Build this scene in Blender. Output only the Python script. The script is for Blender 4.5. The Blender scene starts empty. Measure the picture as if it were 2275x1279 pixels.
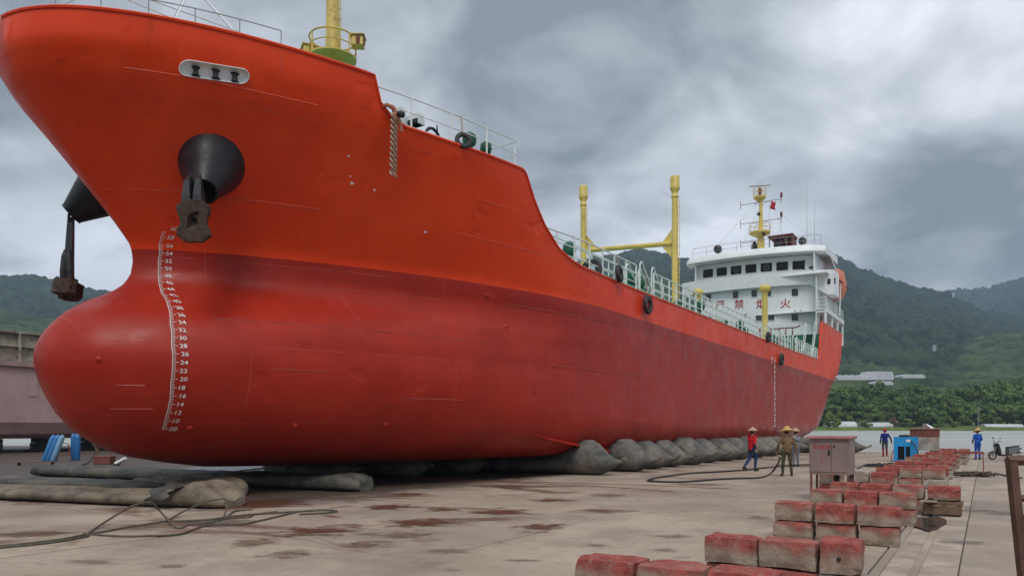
import bpy, bmesh, math, random
import numpy as np
from mathutils import Vector, Matrix, noise as mnoise
from mathutils.geometry import delaunay_2d_cdt
random.seed(7); R=math.radians
scn=bpy.context.scene; col=scn.collection

# ------------------------------------------------------------------ camera, sky, sun, exposure
F=1643.0; HC=1.80; HZ=950.0; CX=1137.5            # focal length (px), eye height, horizon row and centre column of the 2275x1279 photo
TH=math.atan(1051.5/F); CT,ST=math.cos(TH),math.sin(TH)   # the slipway runs off to the right of the view
cam=bpy.data.cameras.new('camera'); cam.sensor_width=36; cam.lens=36*F/2275
cam.shift_y=(HZ-639.5)/2275; cam.clip_start=.1; cam.clip_end=20000
camo=bpy.data.objects.new('camera',cam); col.objects.link(camo)
camo.location=(0,0,HC); camo.rotation_euler=(R(90),0,TH); scn.camera=camo

SUN_EL,SUN_AZ=R(52),R(150)                         # azimuth measured from +Y (north) clockwise to +X
wd=bpy.data.worlds.new('World'); scn.world=wd; wd.use_nodes=True
def build_world():
    nt=wd.node_tree; nt.nodes.clear(); N=nt.nodes.new; L=nt.links.new
    out=N('ShaderNodeOutputWorld'); bg=N('ShaderNodeBackground'); bg2=N('ShaderNodeBackground'); add=N('ShaderNodeMixShader')
    sky=N('ShaderNodeTexSky'); sky.sky_type='NISHITA'; sky.sun_disc=False; sky.sun_elevation=SUN_EL; sky.sun_rotation=SUN_AZ
    L(sky.outputs[0],bg.inputs[0]); bg.inputs[1].default_value=.05
    tc=N('ShaderNodeTexCoord'); sp=N('ShaderNodeSeparateXYZ'); L(tc.outputs['Generated'],sp.inputs[0])
    def M(op,a,b=None,clamp=False):
        n=N('ShaderNodeMath'); n.operation=op; n.use_clamp=clamp
        for i,v in enumerate((a,b)):
            if v is None: continue
            if isinstance(v,(int,float)): n.inputs[i].default_value=v
            else: L(v,n.inputs[i])
        return n.outputs[0]
    el=M('MAXIMUM',sp.outputs[2],0.0); den=M('ADD',el,.42)
    cx=M('DIVIDE',sp.outputs[0],den); cy=M('DIVIDE',sp.outputs[1],den)
    cb=N('ShaderNodeCombineXYZ'); L(cx,cb.inputs[0]); L(cy,cb.inputs[1]); cb.inputs[2].default_value=CLOUD_SEED
    n1=N('ShaderNodeTexNoise'); n1.inputs['Scale'].default_value=1.7; n1.inputs['Detail'].default_value=5; n1.inputs['Roughness'].default_value=.48; n1.inputs['Distortion'].default_value=.25
    n2=N('ShaderNodeTexNoise'); n2.inputs['Scale'].default_value=4.4; n2.inputs['Detail'].default_value=7; n2.inputs['Roughness'].default_value=.55; n2.inputs['Distortion'].default_value=.45
    L(cb.outputs[0],n1.inputs['Vector']); L(cb.outputs[0],n2.inputs['Vector'])
    mx=M('ADD',M('MULTIPLY',n1.outputs[0],.70),M('MULTIPLY',n2.outputs[0],.30))
    cr=N('ShaderNodeValToRGB'); L(mx,cr.inputs[0]); e=cr.color_ramp.elements
    e[0].position=.40; e[0].color=(.150,.172,.192,1); e[1].position=.61; e[1].color=(.62,.65,.70,1)
    k=cr.color_ramp.elements.new(.47); k.color=(.275,.302,.328,1); k=cr.color_ramp.elements.new(.54); k.color=(.425,.455,.49,1)
    L(cr.outputs[0],bg2.inputs[0])
    # an overcast sky is brighter towards the zenith
    L(M('ADD',M('MULTIPLY',el,.80),1.25),bg2.inputs[1])
    add.inputs[0].default_value=.93; L(bg.outputs[0],add.inputs[1]); L(bg2.outputs[0],add.inputs[2]); L(add.outputs[0],out.inputs[0])
CLOUD_SEED=34.0
build_world()
sun=bpy.data.lights.new('sun','SUN'); sun.energy=1.5; sun.angle=R(24); sun.color=(1,.965,.92)
suno=bpy.data.objects.new('sun',sun); col.objects.link(suno)
sd=Vector((math.sin(SUN_AZ)*math.cos(SUN_EL),math.cos(SUN_AZ)*math.cos(SUN_EL),math.sin(SUN_EL)))
suno.rotation_euler=sd.to_track_quat('Z','Y').to_euler()
vs=scn.view_settings; vs.view_transform='Standard'; vs.look='None'; vs.exposure=0.25; vs.gamma=1.0; vs.use_curve_mapping=False
scn.cycles.max_bounces=6; scn.cycles.volume_bounces=0; scn.cycles.caustics_reflective=False; scn.cycles.caustics_refractive=False

# ------------------------------------------------------------------ survey helpers: a sighting in the photo, plus one known coordinate, gives a point of the yard
def ray(px,py):
    r=(px-CX)/F; return Vector((r*CT-ST,r*ST+CT,(HZ-py)/F))
def at_z(px,py,z=0.):
    d=ray(px,py); t=(z-HC)/d.z; return Vector((d.x*t,d.y*t,z))
def at_X(px,py,X):
    d=ray(px,py); t=X/d.x; return Vector((X,d.y*t,HC+d.z*t))
def at_Y(px,py,Y):
    d=ray(px,py); t=Y/d.y; return Vector((d.x*t,Y,HC+d.z*t))
def at_D(px,py,D):
    d=ray(px,py); return Vector((d.x*D,d.y*D,HC+d.z*D))
VIEW=Vector((-ST,CT,0)); RIGHT=Vector((CT,ST,0))

# ------------------------------------------------------------------ mesh helpers
class MB:
    def __init__(s): s.v=[]; s.f=[]; s.m=[]
    def add(s,vs,fs,mi=0):
        o=len(s.v); s.v+= [tuple(v) for v in vs]; s.f+=[tuple(i+o for i in f) for f in fs]; s.m+=[mi]*len(fs); return s
    def box(s,c,size,rz=0,mi=0,mat=None,taper=1.0):
        x,y,z=[d/2 for d in size]; c=Vector(c)
        P=[Vector((sx*x*(taper if sz>0 else 1),sy*y*(taper if sz>0 else 1),sz*z)) for sz in(-1,1) for sy in(-1,1) for sx in(-1,1)]
        M=mat if mat is not None else Matrix.Rotation(rz,3,'Z')
        return s.add([M@p+c for p in P],[(0,2,3,1),(4,5,7,6),(0,1,5,4),(2,6,7,3),(0,4,6,2),(1,3,7,5)],mi)
    def cbox(s,c,size,b=.02,rz=0,mi=0,mat=None):
        """box with chamfered edges"""
        bm=bmesh.new(); bmesh.ops.create_cube(bm,size=1)
        for v in bm.verts: v.co=Vector((v.co.x*size[0],v.co.y*size[1],v.co.z*size[2]))
        bmesh.ops.bevel(bm,geom=bm.edges[:],offset=b,segments=2,affect='EDGES',profile=.6)
        M=mat if mat is not None else Matrix.Rotation(rz,3,'Z'); c=Vector(c)
        bm.verts.index_update(); s.add([M@v.co+c for v in bm.verts],[[v.index for v in f.verts] for f in bm.faces],mi); bm.free(); return s
    def cyl(s,p0,p1,r0,r1=None,n=10,caps=True,mi=0):
        return s.lathe([(r0,0),(r0 if r1 is None else r1,1)],p0,p1,n,caps,mi)
    def lathe(s,prof,p0,p1,n=16,caps=True,mi=0,sx=1.0):
        """profile (radius, fraction along p0->p1)"""
        p0=Vector(p0); p1=Vector(p1); d=p1-p0; a=d.normalized()
        u=a.orthogonal().normalized() if abs(a.z)<.99 else Vector((1,0,0)); w=a.cross(u)
        vs=[];fs=[]
        for r,t in prof:
            for k in range(n):
                an=2*math.pi*k/n; vs.append(p0+d*t+(u*math.cos(an)*sx+w*math.sin(an))*r)
        for j in range(len(prof)-1):
            for k in range(n): a0=j*n+k; b0=j*n+(k+1)%n; fs.append((a0,b0,b0+n,a0+n))
        if caps: fs.append(tuple(range(n-1,-1,-1))); fs.append(tuple(range((len(prof)-1)*n,len(prof)*n)))
        return s.add(vs,fs,mi)
    def tube(s,path,r,n=6,mi=0,closed=False,caps=True):
        P=[Vector(p) for p in path]; m=len(P); vs=[];fs=[]; u=None
        for i,p in enumerate(P):
            t=(P[(i+1)%m]-P[i-1]) if closed else (P[min(i+1,m-1)]-P[max(i-1,0)])
            t=t.normalized() if t.length>1e-9 else Vector((0,0,1))
            if u is None: u=t.orthogonal().normalized()
            else:
                u=u-t*u.dot(t); u=u.normalized() if u.length>1e-6 else t.orthogonal().normalized()
            w=t.cross(u); rr=r[i] if isinstance(r,(list,tuple)) else r
            for k in range(n): an=2*math.pi*k/n; vs.append(p+(u*math.cos(an)+w*math.sin(an))*rr)
        for j in range(m if closed else m-1):
            for k in range(n):
                a0=j*n+k; b0=j*n+(k+1)%n; jn=((j+1)%m)*n; fs.append((a0,b0,jn+(k+1)%n,jn+k))
        if caps and not closed: fs.append(tuple(range(n-1,-1,-1))); fs.append(tuple(range((m-1)*n,m*n)))
        return s.add(vs,fs,mi)
    def grid(s,rows,mi=0,flip=False):
        """rows of points -> quads"""
        n=len(rows[0]); vs=[p for r in rows for p in r]; fs=[]
        for j in range(len(rows)-1):
            for k in range(n-1):
                q=(j*n+k,j*n+k+1,(j+1)*n+k+1,(j+1)*n+k); fs.append(q[::-1] if flip else q)
        return s.add(vs,fs,mi)
    def ell(s,c,rad,nu=12,nv=8,mi=0,mat=None):
        c=Vector(c); rows=[]
        for j in range(nv+1):
            t=math.pi*j/nv; row=[]
            for k in range(nu+1):
                a=2*math.pi*k/nu; p=Vector((math.cos(a)*math.sin(t)*rad[0],math.sin(a)*math.sin(t)*rad[1],math.cos(t)*rad[2]))
                row.append((mat@p if mat is not None else p)+c)
            rows.append(row)
        return s.grid(rows,mi,True)
    def mesh(s,name,smooth=False):
        me=bpy.data.meshes.new(name); me.from_pydata(s.v,[],s.f); me.polygons.foreach_set('material_index',s.m)
        if smooth:
            me.polygons.foreach_set('use_smooth',[True]*len(me.polygons))
            try: me.set_sharp_from_angle(angle=R(40))
            except Exception: pass
        me.update(); return me
    def build(s,name,mats,parent=None,smooth=False,origin=None):
        """origin: world point that becomes the object's origin (default: parent's place or bounding-box base)"""
        if not isinstance(mats,(list,tuple)): mats=[mats]
        if origin is None:
            a=np.array(s.v); lo=a.min(0); hi=a.max(0); origin=((lo[0]+hi[0])/2,(lo[1]+hi[1])/2,lo[2])
        o=Vector(origin); keep=s.v; s.v=[(x-o.x,y-o.y,z-o.z) for x,y,z in keep]
        me=s.mesh(name,smooth); s.v=keep
        for m in mats: me.materials.append(m)
        ob=bpy.data.objects.new(name,me); col.objects.link(ob); place(ob,o,parent); return ob
WORLD={}
def place(ob,loc,parent=None,rot=None):
    """world location; parents here are never rotated, so children just subtract"""
    loc=Vector(loc); WORLD[ob.name]=loc
    if parent is not None: ob.parent=parent; ob.location=loc-WORLD[parent.name]
    else: ob.location=loc
    if rot: ob.rotation_euler=rot
def empty(name,loc,label=None,cat=None,group=None,parent=None):
    o=bpy.data.objects.new(name,None); col.objects.link(o); o.empty_display_size=.2; place(o,loc,parent)
    if label: tag(o,label,cat,group)
    return o
def tag(o,label=None,cat=None,group=None,kind=None):
    if label: o['label']=label
    if cat: o['category']=cat
    if group: o['group']=group
    if kind: o['kind']=kind
    return o
def inst(src,name,loc,parent=None,rot=None,scale=None):
    o=src.copy(); o.name=name; col.objects.link(o); o.parent=None
    for k in list(o.keys()): del o[k]
    place(o,loc,parent,rot)
    if scale: o.scale=scale
    return o
def mesh_obj(name,me,loc,parent=None,rot=None,scale=None):
    o=bpy.data.objects.new(name,me); col.objects.link(o); place(o,loc,parent,rot)
    if scale is not None: o.scale=scale
    return o

# ------------------------------------------------------------------ materials
class NT:
    def __init__(s,name):
        s.m=bpy.data.materials.new(name); s.m.use_nodes=True; s.t=s.m.node_tree; s.b=s.t.nodes['Principled BSDF']
        s.geo=s.t.nodes.new('ShaderNodeNewGeometry'); s.tc=s.t.nodes.new('ShaderNodeTexCoord'); s.pos=s.geo.outputs['Position']; s.obj=s.tc.outputs['Object']
    def n(s,t): return s.t.nodes.new(t)
    def l(s,a,b): s.t.links.new(a,b)
    def math(s,op,a,b=None,c=None,clamp=False):
        n=s.n('ShaderNodeMath'); n.operation=op; n.use_clamp=clamp
        for i,v in enumerate((a,b,c)):
            if v is None: continue
            if isinstance(v,(int,float)): n.inputs[i].default_value=v
            else: s.l(v,n.inputs[i])
        return n.outputs[0]
    def noise(s,scale,detail=4,rough=.55,vec=None,stretch=None,dist=0,off=None):
        v=vec if vec is not None else s.pos
        if stretch or off:
            mp=s.n('ShaderNodeMapping'); s.l(v,mp.inputs[0])
            if stretch: mp.inputs['Scale'].default_value=stretch
            if off: mp.inputs['Location'].default_value=off
            v=mp.outputs[0]
        n=s.n('ShaderNodeTexNoise'); n.inputs['Scale'].default_value=scale; n.inputs['Detail'].default_value=detail; n.inputs['Roughness'].default_value=rough; n.inputs['Distortion'].default_value=dist
        s.l(v,n.inputs['Vector']); return n.outputs[0]
    def ramp(s,fac,a,b,lo=0.,hi=1.):
        n=s.n('ShaderNodeMapRange'); n.interpolation_type='SMOOTHSTEP'; s.l(fac,n.inputs[0])
        n.inputs[1].default_value=a; n.inputs[2].default_value=b; n.inputs[3].default_value=lo; n.inputs[4].default_value=hi; return n.outputs[0]
    def mix(s,fac,a,b,mode='MIX'):
        n=s.n('ShaderNodeMix'); n.data_type='RGBA'; n.blend_type=mode
        for i,v in ((0,fac),(6,a),(7,b)):
            if isinstance(v,(int,float)): n.inputs[i].default_value=v
            elif isinstance(v,(tuple,list)): n.inputs[i].default_value=(*v[:3],1)
            else: s.l(v,n.inputs[i])
        return n.outputs[2]
    def sep(s,v=None):
        n=s.n('ShaderNodeSeparateXYZ'); s.l(v if v is not None else s.pos,n.inputs[0]); return n.outputs
    def bump(s,h,strength=.3,dist=.02):
        n=s.n('ShaderNodeBump'); n.inputs['Strength'].default_value=strength; n.inputs['Distance'].default_value=dist; s.l(h,n.inputs['Height']); s.l(n.outputs[0],s.b.inputs['Normal'])
    def set(s,color=None,rough=None,metal=None,spec=None,coat=None):
        for k,v in (('Base Color',color),('Roughness',rough),('Metallic',metal),('Specular IOR Level',spec),('Coat Weight',coat)):
            if v is None: continue
            if isinstance(v,(int,float)): s.b.inputs[k].default_value=v
            elif isinstance(v,(tuple,list)): s.b.inputs[k].default_value=(*v[:3],1)
            else: s.l(v,s.b.inputs[k])
        return s.m
def paint(name,c,rough=.45,var=.18,scale=1.5,dirt=None,dirtamt=.35,metal=0,bump=.15,bscale=30,spec=.5):
    t=NT(name); c=Vector(c[:3])
    k=t.mix(t.ramp(t.noise(scale,5),.3,.7),tuple(c*(1-var)),tuple(c*(1+var*.6)))
    if dirt: k=t.mix(t.math('MULTIPLY',t.ramp(t.noise(scale*2.3,6,.65,off=(3,7,1)),.52,.72),dirtamt),k,dirt)
    t.bump(t.noise(bscale,3),bump,.01); t.ramp
    return t.set(k,t.ramp(t.noise(scale*3,3,off=(9,2,5)),.3,.7,max(rough-.08,.05),min(rough+.1,1)),metal,spec)
RUST=(.13,.045,.018)
M_white=paint('white_paint',(.72,.75,.75),.4,.05,.9,(.42,.33,.24),.25)
M_rail=paint('rail_white',(.66,.74,.71),.45,.08,3,(.3,.2,.12),.3)
M_yellow=paint('yellow_paint',(.66,.50,.12),.4,.10,1.2,(.22,.13,.05),.4)
M_yellowold=paint('worn_yellow_paint',(.64,.49,.13),.45,.12,2.0,(.12,.07,.03),.75)
M_green=paint('green_paint',(.012,.10,.055),.4,.2,2)
M_deck=paint('deck_green',(.10,.36,.24),.55,.2,1.5,(.2,.15,.1),.3)
M_dgreen=paint('bulkhead_green',(.012,.105,.055),.5,.2,.8)
M_black=paint('black_paint',(.012,.012,.015),.42,.35,2,(.04,.034,.034),.5,spec=.32)
M_steelblk=paint('anchor_black',(.022,.023,.026),.4,.4,5,(.09,.05,.03),.6,bump=.4)
M_rustplate=paint('rusted_iron',(.062,.034,.021),.8,.45,6,(.02,.016,.014),.8,bump=.7,bscale=18)
M_rubber=paint('tyre_rubber',(.022,.021,.022),.65,.3,4,(.07,.06,.05),.4,bump=.4)
M_rope=paint('rope_fibre',(.40,.30,.21),.9,.3,25,(.16,.09,.06),.6,bump=.8,bscale=90)
M_ropepink=paint('rope_end_fibre',(.42,.17,.11),.9,.3,25,(.18,.09,.05),.6,bump=.8,bscale=90)
M_hose=paint('hose_brown',(.085,.068,.048),.7,.3,9,(.18,.15,.11),.5)
M_hosedark=paint('hose_dark',(.03,.024,.022),.65,.3,9)
M_red=paint('red_paint',(.42,.014,.02),.4,.15,3)
M_redbrown=paint('red_oxide_steel',(.19,.052,.038),.7,.3,4,(.08,.04,.025),.6)
M_glass=paint('dark_glass',(.008,.010,.012),.10,.2,1,bump=0,spec=.22)
M_glasslit=paint('cabin_glass',(.05,.06,.06),.12,.3,2,bump=0)
M_grey=paint('grey_steel',(.33,.34,.34),.4,.12,3,(.15,.1,.08),.3,metal=.3)
M_orange=paint('lifeboat_orange',(.62,.14,.03),.4,.12,1.5)
M_blue=paint('machine_blue',(.012,.27,.62),.4,.08,2)
M_blk2=paint('matt_black',(.012,.012,.013),.6,.2,3)
M_marking=paint('marking_white',(.74,.72,.68),.6,.10,12)
M_markred=paint('marking_red',(.36,.03,.03),.6,.2,8)

def hull_material():
    t=NT('hull_paint'); s=t.sep(); z=s[2]
    wav=t.math('ADD',z,t.math('MULTIPLY',t.math('SUBTRACT',t.noise(.35,4),.5),.05))
    up=t.ramp(wav,6.455,6.475)
    top=t.mix(t.ramp(t.noise(.5,5),.3,.7),(.69,.047,.008),(.78,.064,.011))
    aft=t.ramp(s[1],26,34)     # chalked, lime-streaked antifouling along the parallel body
    streak=t.noise(1.0,6,.65,stretch=(1.2,1.2,.22))
    low=t.mix(t.ramp(t.noise(.6,5,off=(4,1,2)),.32,.68),(.315,.020,.009),(.39,.027,.012))
    chalk=t.math('MULTIPLY',t.math('MULTIPLY',t.ramp(streak,.52,.74),t.ramp(wav,4.4,6.1)),t.math('MULTIPLY',aft,.26))
    low=t.mix(chalk,low,(.42,.19,.165))
    low=t.mix(t.math('MULTIPLY',t.ramp(t.noise(2.2,5,.7,stretch=(1,1,.5),off=(2,2,9)),.60,.78),.35),low,(.20,.014,.011))
    band=t.math('MULTIPLY',t.ramp(wav,5.9,6.02),t.math('SUBTRACT',1.0,up)); low=t.mix(t.math('MULTIPLY',band,.35),low,(.25,.013,.009))
    top=t.mix(t.math('MULTIPLY',t.ramp(t.noise(1.7,6,.7,stretch=(1,1,.4),off=(7,3,1)),.60,.80),.30),top,(.40,.022,.010))
    k=t.mix(up,low,top)
    cbv=t.n('ShaderNodeCombineXYZ'); t.l(s[1],cbv.inputs[0]); t.l(z,cbv.inputs[1]); br=t.n('ShaderNodeTexBrick'); t.l(cbv.outputs[0],br.inputs['Vector']); br.inputs['Scale'].default_value=1; br.inputs['Brick Width'].default_value=6.1; br.inputs['Row Height'].default_value=1.93; br.inputs['Mortar Size'].default_value=.014; br.inputs['Mortar Smooth'].default_value=.6
    mort=br.outputs['Fac']; k=t.mix(t.math('MULTIPLY',mort,t.ramp(t.noise(.7,3,off=(3,3,3)),.35,.65,.05,.38)),k,(.46,.12,.09))
    # grime runs
    run=t.math('MULTIPLY',t.ramp(t.noise(1.0,5,.7,stretch=(2.6,2.6,.16),off=(1,5,2)),.60,.76),.22); k=t.mix(run,k,(.10,.02,.015))
    # brush and roller texture plus shallow plate panting between the frames
    fr=t.n('ShaderNodeTexWave'); fr.wave_type='BANDS'; fr.bands_direction='Y'; fr.inputs['Scale'].default_value=.52; fr.inputs['Distortion'].default_value=.6; fr.inputs['Detail'].default_value=1; t.l(t.pos,fr.inputs['Vector'])
    hgt=t.math('ADD',t.math('MULTIPLY',t.noise(.8,2),1.0),t.math('ADD',t.math('MULTIPLY',t.noise(5,4,stretch=(1,1,3)),.10),t.math('ADD',t.math('MULTIPLY',fr.outputs[1],.14),t.math('MULTIPLY',mort,.16))))
    hgt=t.math('SUBTRACT',hgt,t.math('MULTIPLY',t.ramp(t.noise(1.25,1,.4,off=(11,3,7)),.64,.76),.55))
    t.bump(hgt,.5,.06)
    rgh=t.ramp(t.noise(.9,5,off=(1,8,3)),.3,.7,.26,.48)
    return t.set(k,rgh,0,.22)
M_hull=hull_material()
def concrete_material():
    t=NT('yard_concrete'); s=t.sep()
    base=t.mix(t.ramp(t.noise(.28,6,.6),.35,.65),(.305,.238,.178),(.42,.340,.262))
    base=t.mix(t.math('MULTIPLY',t.ramp(t.noise(1.9,6,.7,off=(5,2,0)),.5,.75),.55),base,(.27,.215,.16))
    base=t.mix(t.math('MULTIPLY',t.ramp(t.noise(26,4,.7),.55,.75),.35),base,(.2,.18,.16))
    base=t.mix(t.math('MULTIPLY',t.ramp(t.noise(.55,4,.6,off=(8,8,0)),.56,.72),.35),base,(.36,.25,.22))
    oi=t.n('ShaderNodeObjectInfo'); base=t.mix(t.math('MULTIPLY',oi.outputs['Random'],.36),base,(.20,.165,.135))
    base=t.mix(t.math('MULTIPLY',t.ramp(t.noise(.45,7,.72,stretch=(1,.8,1),off=(2,9,0)),.46,.64),.50),base,(.185,.155,.128))
    base=t.mix(t.math('MULTIPLY',t.ramp(t.noise(7,6,.75,off=(4,4,0)),.52,.66),.30),base,(.15,.12,.10))
    # rust-brown paint wash and damp beside the hull, the latter darkened further as painted under-hull shade
    near=t.math('MULTIPLY',t.ramp(s[0],-6.0,-10.5),1.0)
    rn=t.noise(.42,5,.62,stretch=(.7,1.25,1),dist=.6,off=(1.3,4.2,0))
    wash=t.math('MULTIPLY',t.ramp(rn,.54,.63),near)
    base=t.mix(t.math('MULTIPLY',wash,.78),base,(.11,.040,.026))
    damp_shade=t.ramp(t.math('ADD',t.math('MULTIPLY',t.noise(.9,4,off=(2,6,0)),2.2),s[0]),-12.0,-13.6)
    damp_shade=t.math('MULTIPLY',damp_shade,t.ramp(s[1],9.6,11.8))
    base=t.mix(t.math('MULTIPLY',damp_shade,.88),base,(.045,.029,.023))
    wet=t.ramp(t.noise(.8,5,.6,stretch=(1,.8,1),off=(7,1,0)),.60,.68)
    base=t.mix(t.math('MULTIPLY',wet,.5),base,(.14,.12,.105))
    vo=t.n('ShaderNodeTexVoronoi'); vo.feature='DISTANCE_TO_EDGE'; vo.inputs['Scale'].default_value=.22; dv=t.n('ShaderNodeVectorMath'); dv.operation='ADD'; nn=t.n('ShaderNodeTexNoise'); nn.inputs['Scale'].default_value=1.3; nn.inputs['Detail'].default_value=5; t.l(t.pos,nn.inputs['Vector']); t.l(t.pos,dv.inputs[0]); t.l(nn.outputs['Color'],dv.inputs[1]); t.l(dv.outputs[0],vo.inputs['Vector'])
    crk=t.math('MULTIPLY',t.ramp(vo.outputs['Distance'],.007,.002),t.ramp(t.noise(.3,3,off=(6,6,0)),.50,.62)); base=t.mix(t.math('MULTIPLY',crk,.60),base,(.07,.055,.045))
    t.bump(t.math('SUBTRACT',t.math('ADD',t.noise(3,6),t.math('MULTIPLY',t.noise(60,3),.3)),t.math('MULTIPLY',crk,.8)),.45,.02)
    rg=t.math('SUBTRACT',.86,t.math('ADD',t.math('MULTIPLY',wet,.40),t.math('MULTIPLY',damp_shade,.35)))
    return t.set(base,rg,0,.4)
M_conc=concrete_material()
M_joint=paint('joint_dirt',(.10,.085,.07),.9,.3,4)
def block_material(seed):
    t=NT('painted_block_%d'%seed); s=t.sep(t.obj)
    raw=t.mix(t.ramp(t.noise(3.5,6,.65,vec=t.obj,off=(seed,1,2)),.35,.65),(.23,.165,.125),(.38,.30,.24))
    raw=t.mix(t.math('MULTIPLY',t.ramp(t.noise(30,4,.75,vec=t.obj,off=(seed,4,2)),.55,.70),.75),raw,(.11,.085,.065))
    red=t.mix(t.ramp(t.noise(5,5,.6,vec=t.obj,off=(2,seed,5)),.3,.7),(.22,.040,.034),(.37,.095,.074))
    edge=[-.02,.05,.13,.20][seed%4]      # how far down the overspray runs
    m=t.ramp(t.math('ADD',s[2],t.math('MULTIPLY',t.math('SUBTRACT',t.noise(4,6,.65,vec=t.obj,off=(seed*3,2,2)),.5),.42)),edge-.08,edge+.15)
    m=t.math('MULTIPLY',m,t.ramp(t.noise(16,5,.75,vec=t.obj,off=(9,seed,1)),.30,.48))
    k=t.mix(m,raw,red)
    t.bump(t.math('ADD',t.noise(14,6,.7,vec=t.obj),t.math('MULTIPLY',t.noise(70,4,vec=t.obj),.4)),.8,.02)
    return t.set(k,.92,0,.25)
M_blocks=[block_material(i) for i in range(4)]
def rawblock_material():
    t=NT('bare_block'); raw=t.mix(t.ramp(t.noise(2.5,6,.65),.35,.65),(.27,.225,.18),(.44,.395,.34))
    raw=t.mix(t.math('MULTIPLY',t.ramp(t.noise(28,4,.75),.56,.70),.7),raw,(.12,.09,.07))
    raw=t.mix(t.math('MULTIPLY',t.ramp(t.noise(2.2,5,off=(5,3,2)),.54,.7),.4),raw,(.36,.15,.12))
    t.bump(t.math('ADD',t.noise(14,6,.7),t.math('MULTIPLY',t.noise(70,4),.4)),.8,.02); return t.set(raw,.93,0,.25)
M_raw=rawblock_material()
def bag_material(name,a,b,dust,amt):
    t=NT(name); k=t.mix(t.ramp(t.noise(2.2,6,.65),.35,.65),a,b)
    k=t.mix(t.math('MULTIPLY',t.ramp(t.noise(1.1,6,.7,off=(4,4,4)),.42,.66),amt),k,dust)
    # cord ply wraps diagonally round the bag
    t.bump(t.math('ADD',t.noise(26,4,stretch=(3,1,1)),t.math('MULTIPLY',t.noise(7,4),.8)),.7,.02); return t.set(k,.66,0,.4)
M_bag=bag_material('airbag_rubber',(.055,.055,.052),(.115,.112,.10),(.24,.205,.16),.7)
M_bagdust=bag_material('dusty_airbag_rubber',(.085,.068,.048),(.19,.150,.105),(.27,.22,.155),.7)
M_bagflat=bag_material('flat_airbag_rubber',(.030,.032,.030),(.085,.082,.072),(.17,.14,.10),.7)

# ------------------------------------------------------------------ the ship's lines: half-breadth at station A (metres along the slipway) and height z
LC=-18.8; B=6.3; ZK=.7
TAB=np.array([[0.7,13.0,15,1.7,.60],[0.94,11.3,17,1.7,.60],[1.13,10.55,17.3,1.7,.59],[1.41,10.0,18,1.7,.58],[1.74,9.52,19,1.7,.56],[2.18,9.16,20,1.7,.54],[2.6,8.93,20.5,1.7,.53],[3.02,8.76,20.5,1.7,.53],[3.28,8.69,20.5,1.7,.53],[3.6,8.67,20.5,1.7,.53],[3.87,8.74,20.5,1.7,.54],[4.15,8.89,20,1.7,.55],
[4.51,9.18,19.5,1.7,.58],[4.77,9.48,19,1.7,.61],[5.03,9.90,18,1.7,.66],[5.24,10.35,17.3,1.7,.71],[5.49,10.69,16.8,1.72,.75],[5.79,10.90,16.5,1.75,.78],[6.2,10.97,16,1.8,.80],[6.6,10.9,16,1.8,.80],[7.2,10.45,15.8,1.8,.75],
[8.2,9.6,15.2,1.75,.68],[9.2,8.8,14.5,1.7,.60],[9.9,8.2,13.8,1.66,.55],[10.5,7.88,13.4,1.63,.52],[11.1,7.9,13,1.6,.50],[12.5,8.0,12.5,1.6,.50]])
STN=np.array([[0.7,60,80],[2,67,86],[4,71,88.5],[6,74.5,91],[7.5,79,93],[9,81,93.5],[12.5,82,94]])
_zz=np.linspace(.7,12.5,1200)
def _smooth(c):
    y=np.interp(_zz,TAB[:,0],TAB[:,c]); k=np.hanning(25); k/=k.sum(); p=np.pad(y,12,mode='reflect',reflect_type='odd'); return np.convolve(p,k,'valid')
TS=[None]+[_smooth(c) for c in range(1,5)]
def tabz(z,c): return np.interp(z,_zz,TS[c])
def hb(A,z):
    A=np.asarray(A,float); z=np.asarray(z,float)
    t=np.clip((A-tabz(z,1))/tabz(z,2),0,1)
    b=B*(1-(1-t)**tabz(z,3))**tabz(z,4)
    Rb=np.interp(A,[10,16,24,34],[2.6,2.4,1.8,1.3]); q=np.clip((ZK+Rb-z)/Rb,0,1)
    b=b*(1-(Rb/B)*(1-np.sqrt(np.maximum(0,1-q*q))))
    ar=np.interp(z,STN[:,0],STN[:,1]); ae=np.interp(z,STN[:,0],STN[:,2]); s=np.clip((A-ar)/(ae-ar),0,1)
    return b*(1-s**2.2)
def hp(A,z,off=0.,side=1):
    """point on the plating, off metres outside it"""
    e=.02; b=float(hb(A,z)); da=(float(hb(A+e,z))-float(hb(A-e,z)))/(2*e); dz=(float(hb(A,z+e))-float(hb(A,z-e)))/(2*e)
    n=Vector((1,-da,-dz)).normalized(); p=Vector((b,A,z))+n*off
    return Vector((LC+side*p.x,p.y,p.z))
SHEER=np.array([[6,11.12],[14.2,11.15],[14.36,10.84],[14.69,10.52],[15.1,10.26],[15.59,10.10],[17,10.1],[20.30,10.15],[20.45,10.08],[21.04,9.41],[21.83,8.70],[22.76,8.13],[23.5,7.88],[24.4,7.73],[28.7,7.66],
[60,7.74],[70.0,7.86],[70.3,7.98],[70.6,8.5],[70.9,9.48],[71.4,10.85],[71.7,11.35],[72.0,11.48],[95,11.52]])
def ztop(A): return np.interp(A,SHEER[:,0],SHEER[:,1])
AJ,AK=15.0,58.0
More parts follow.
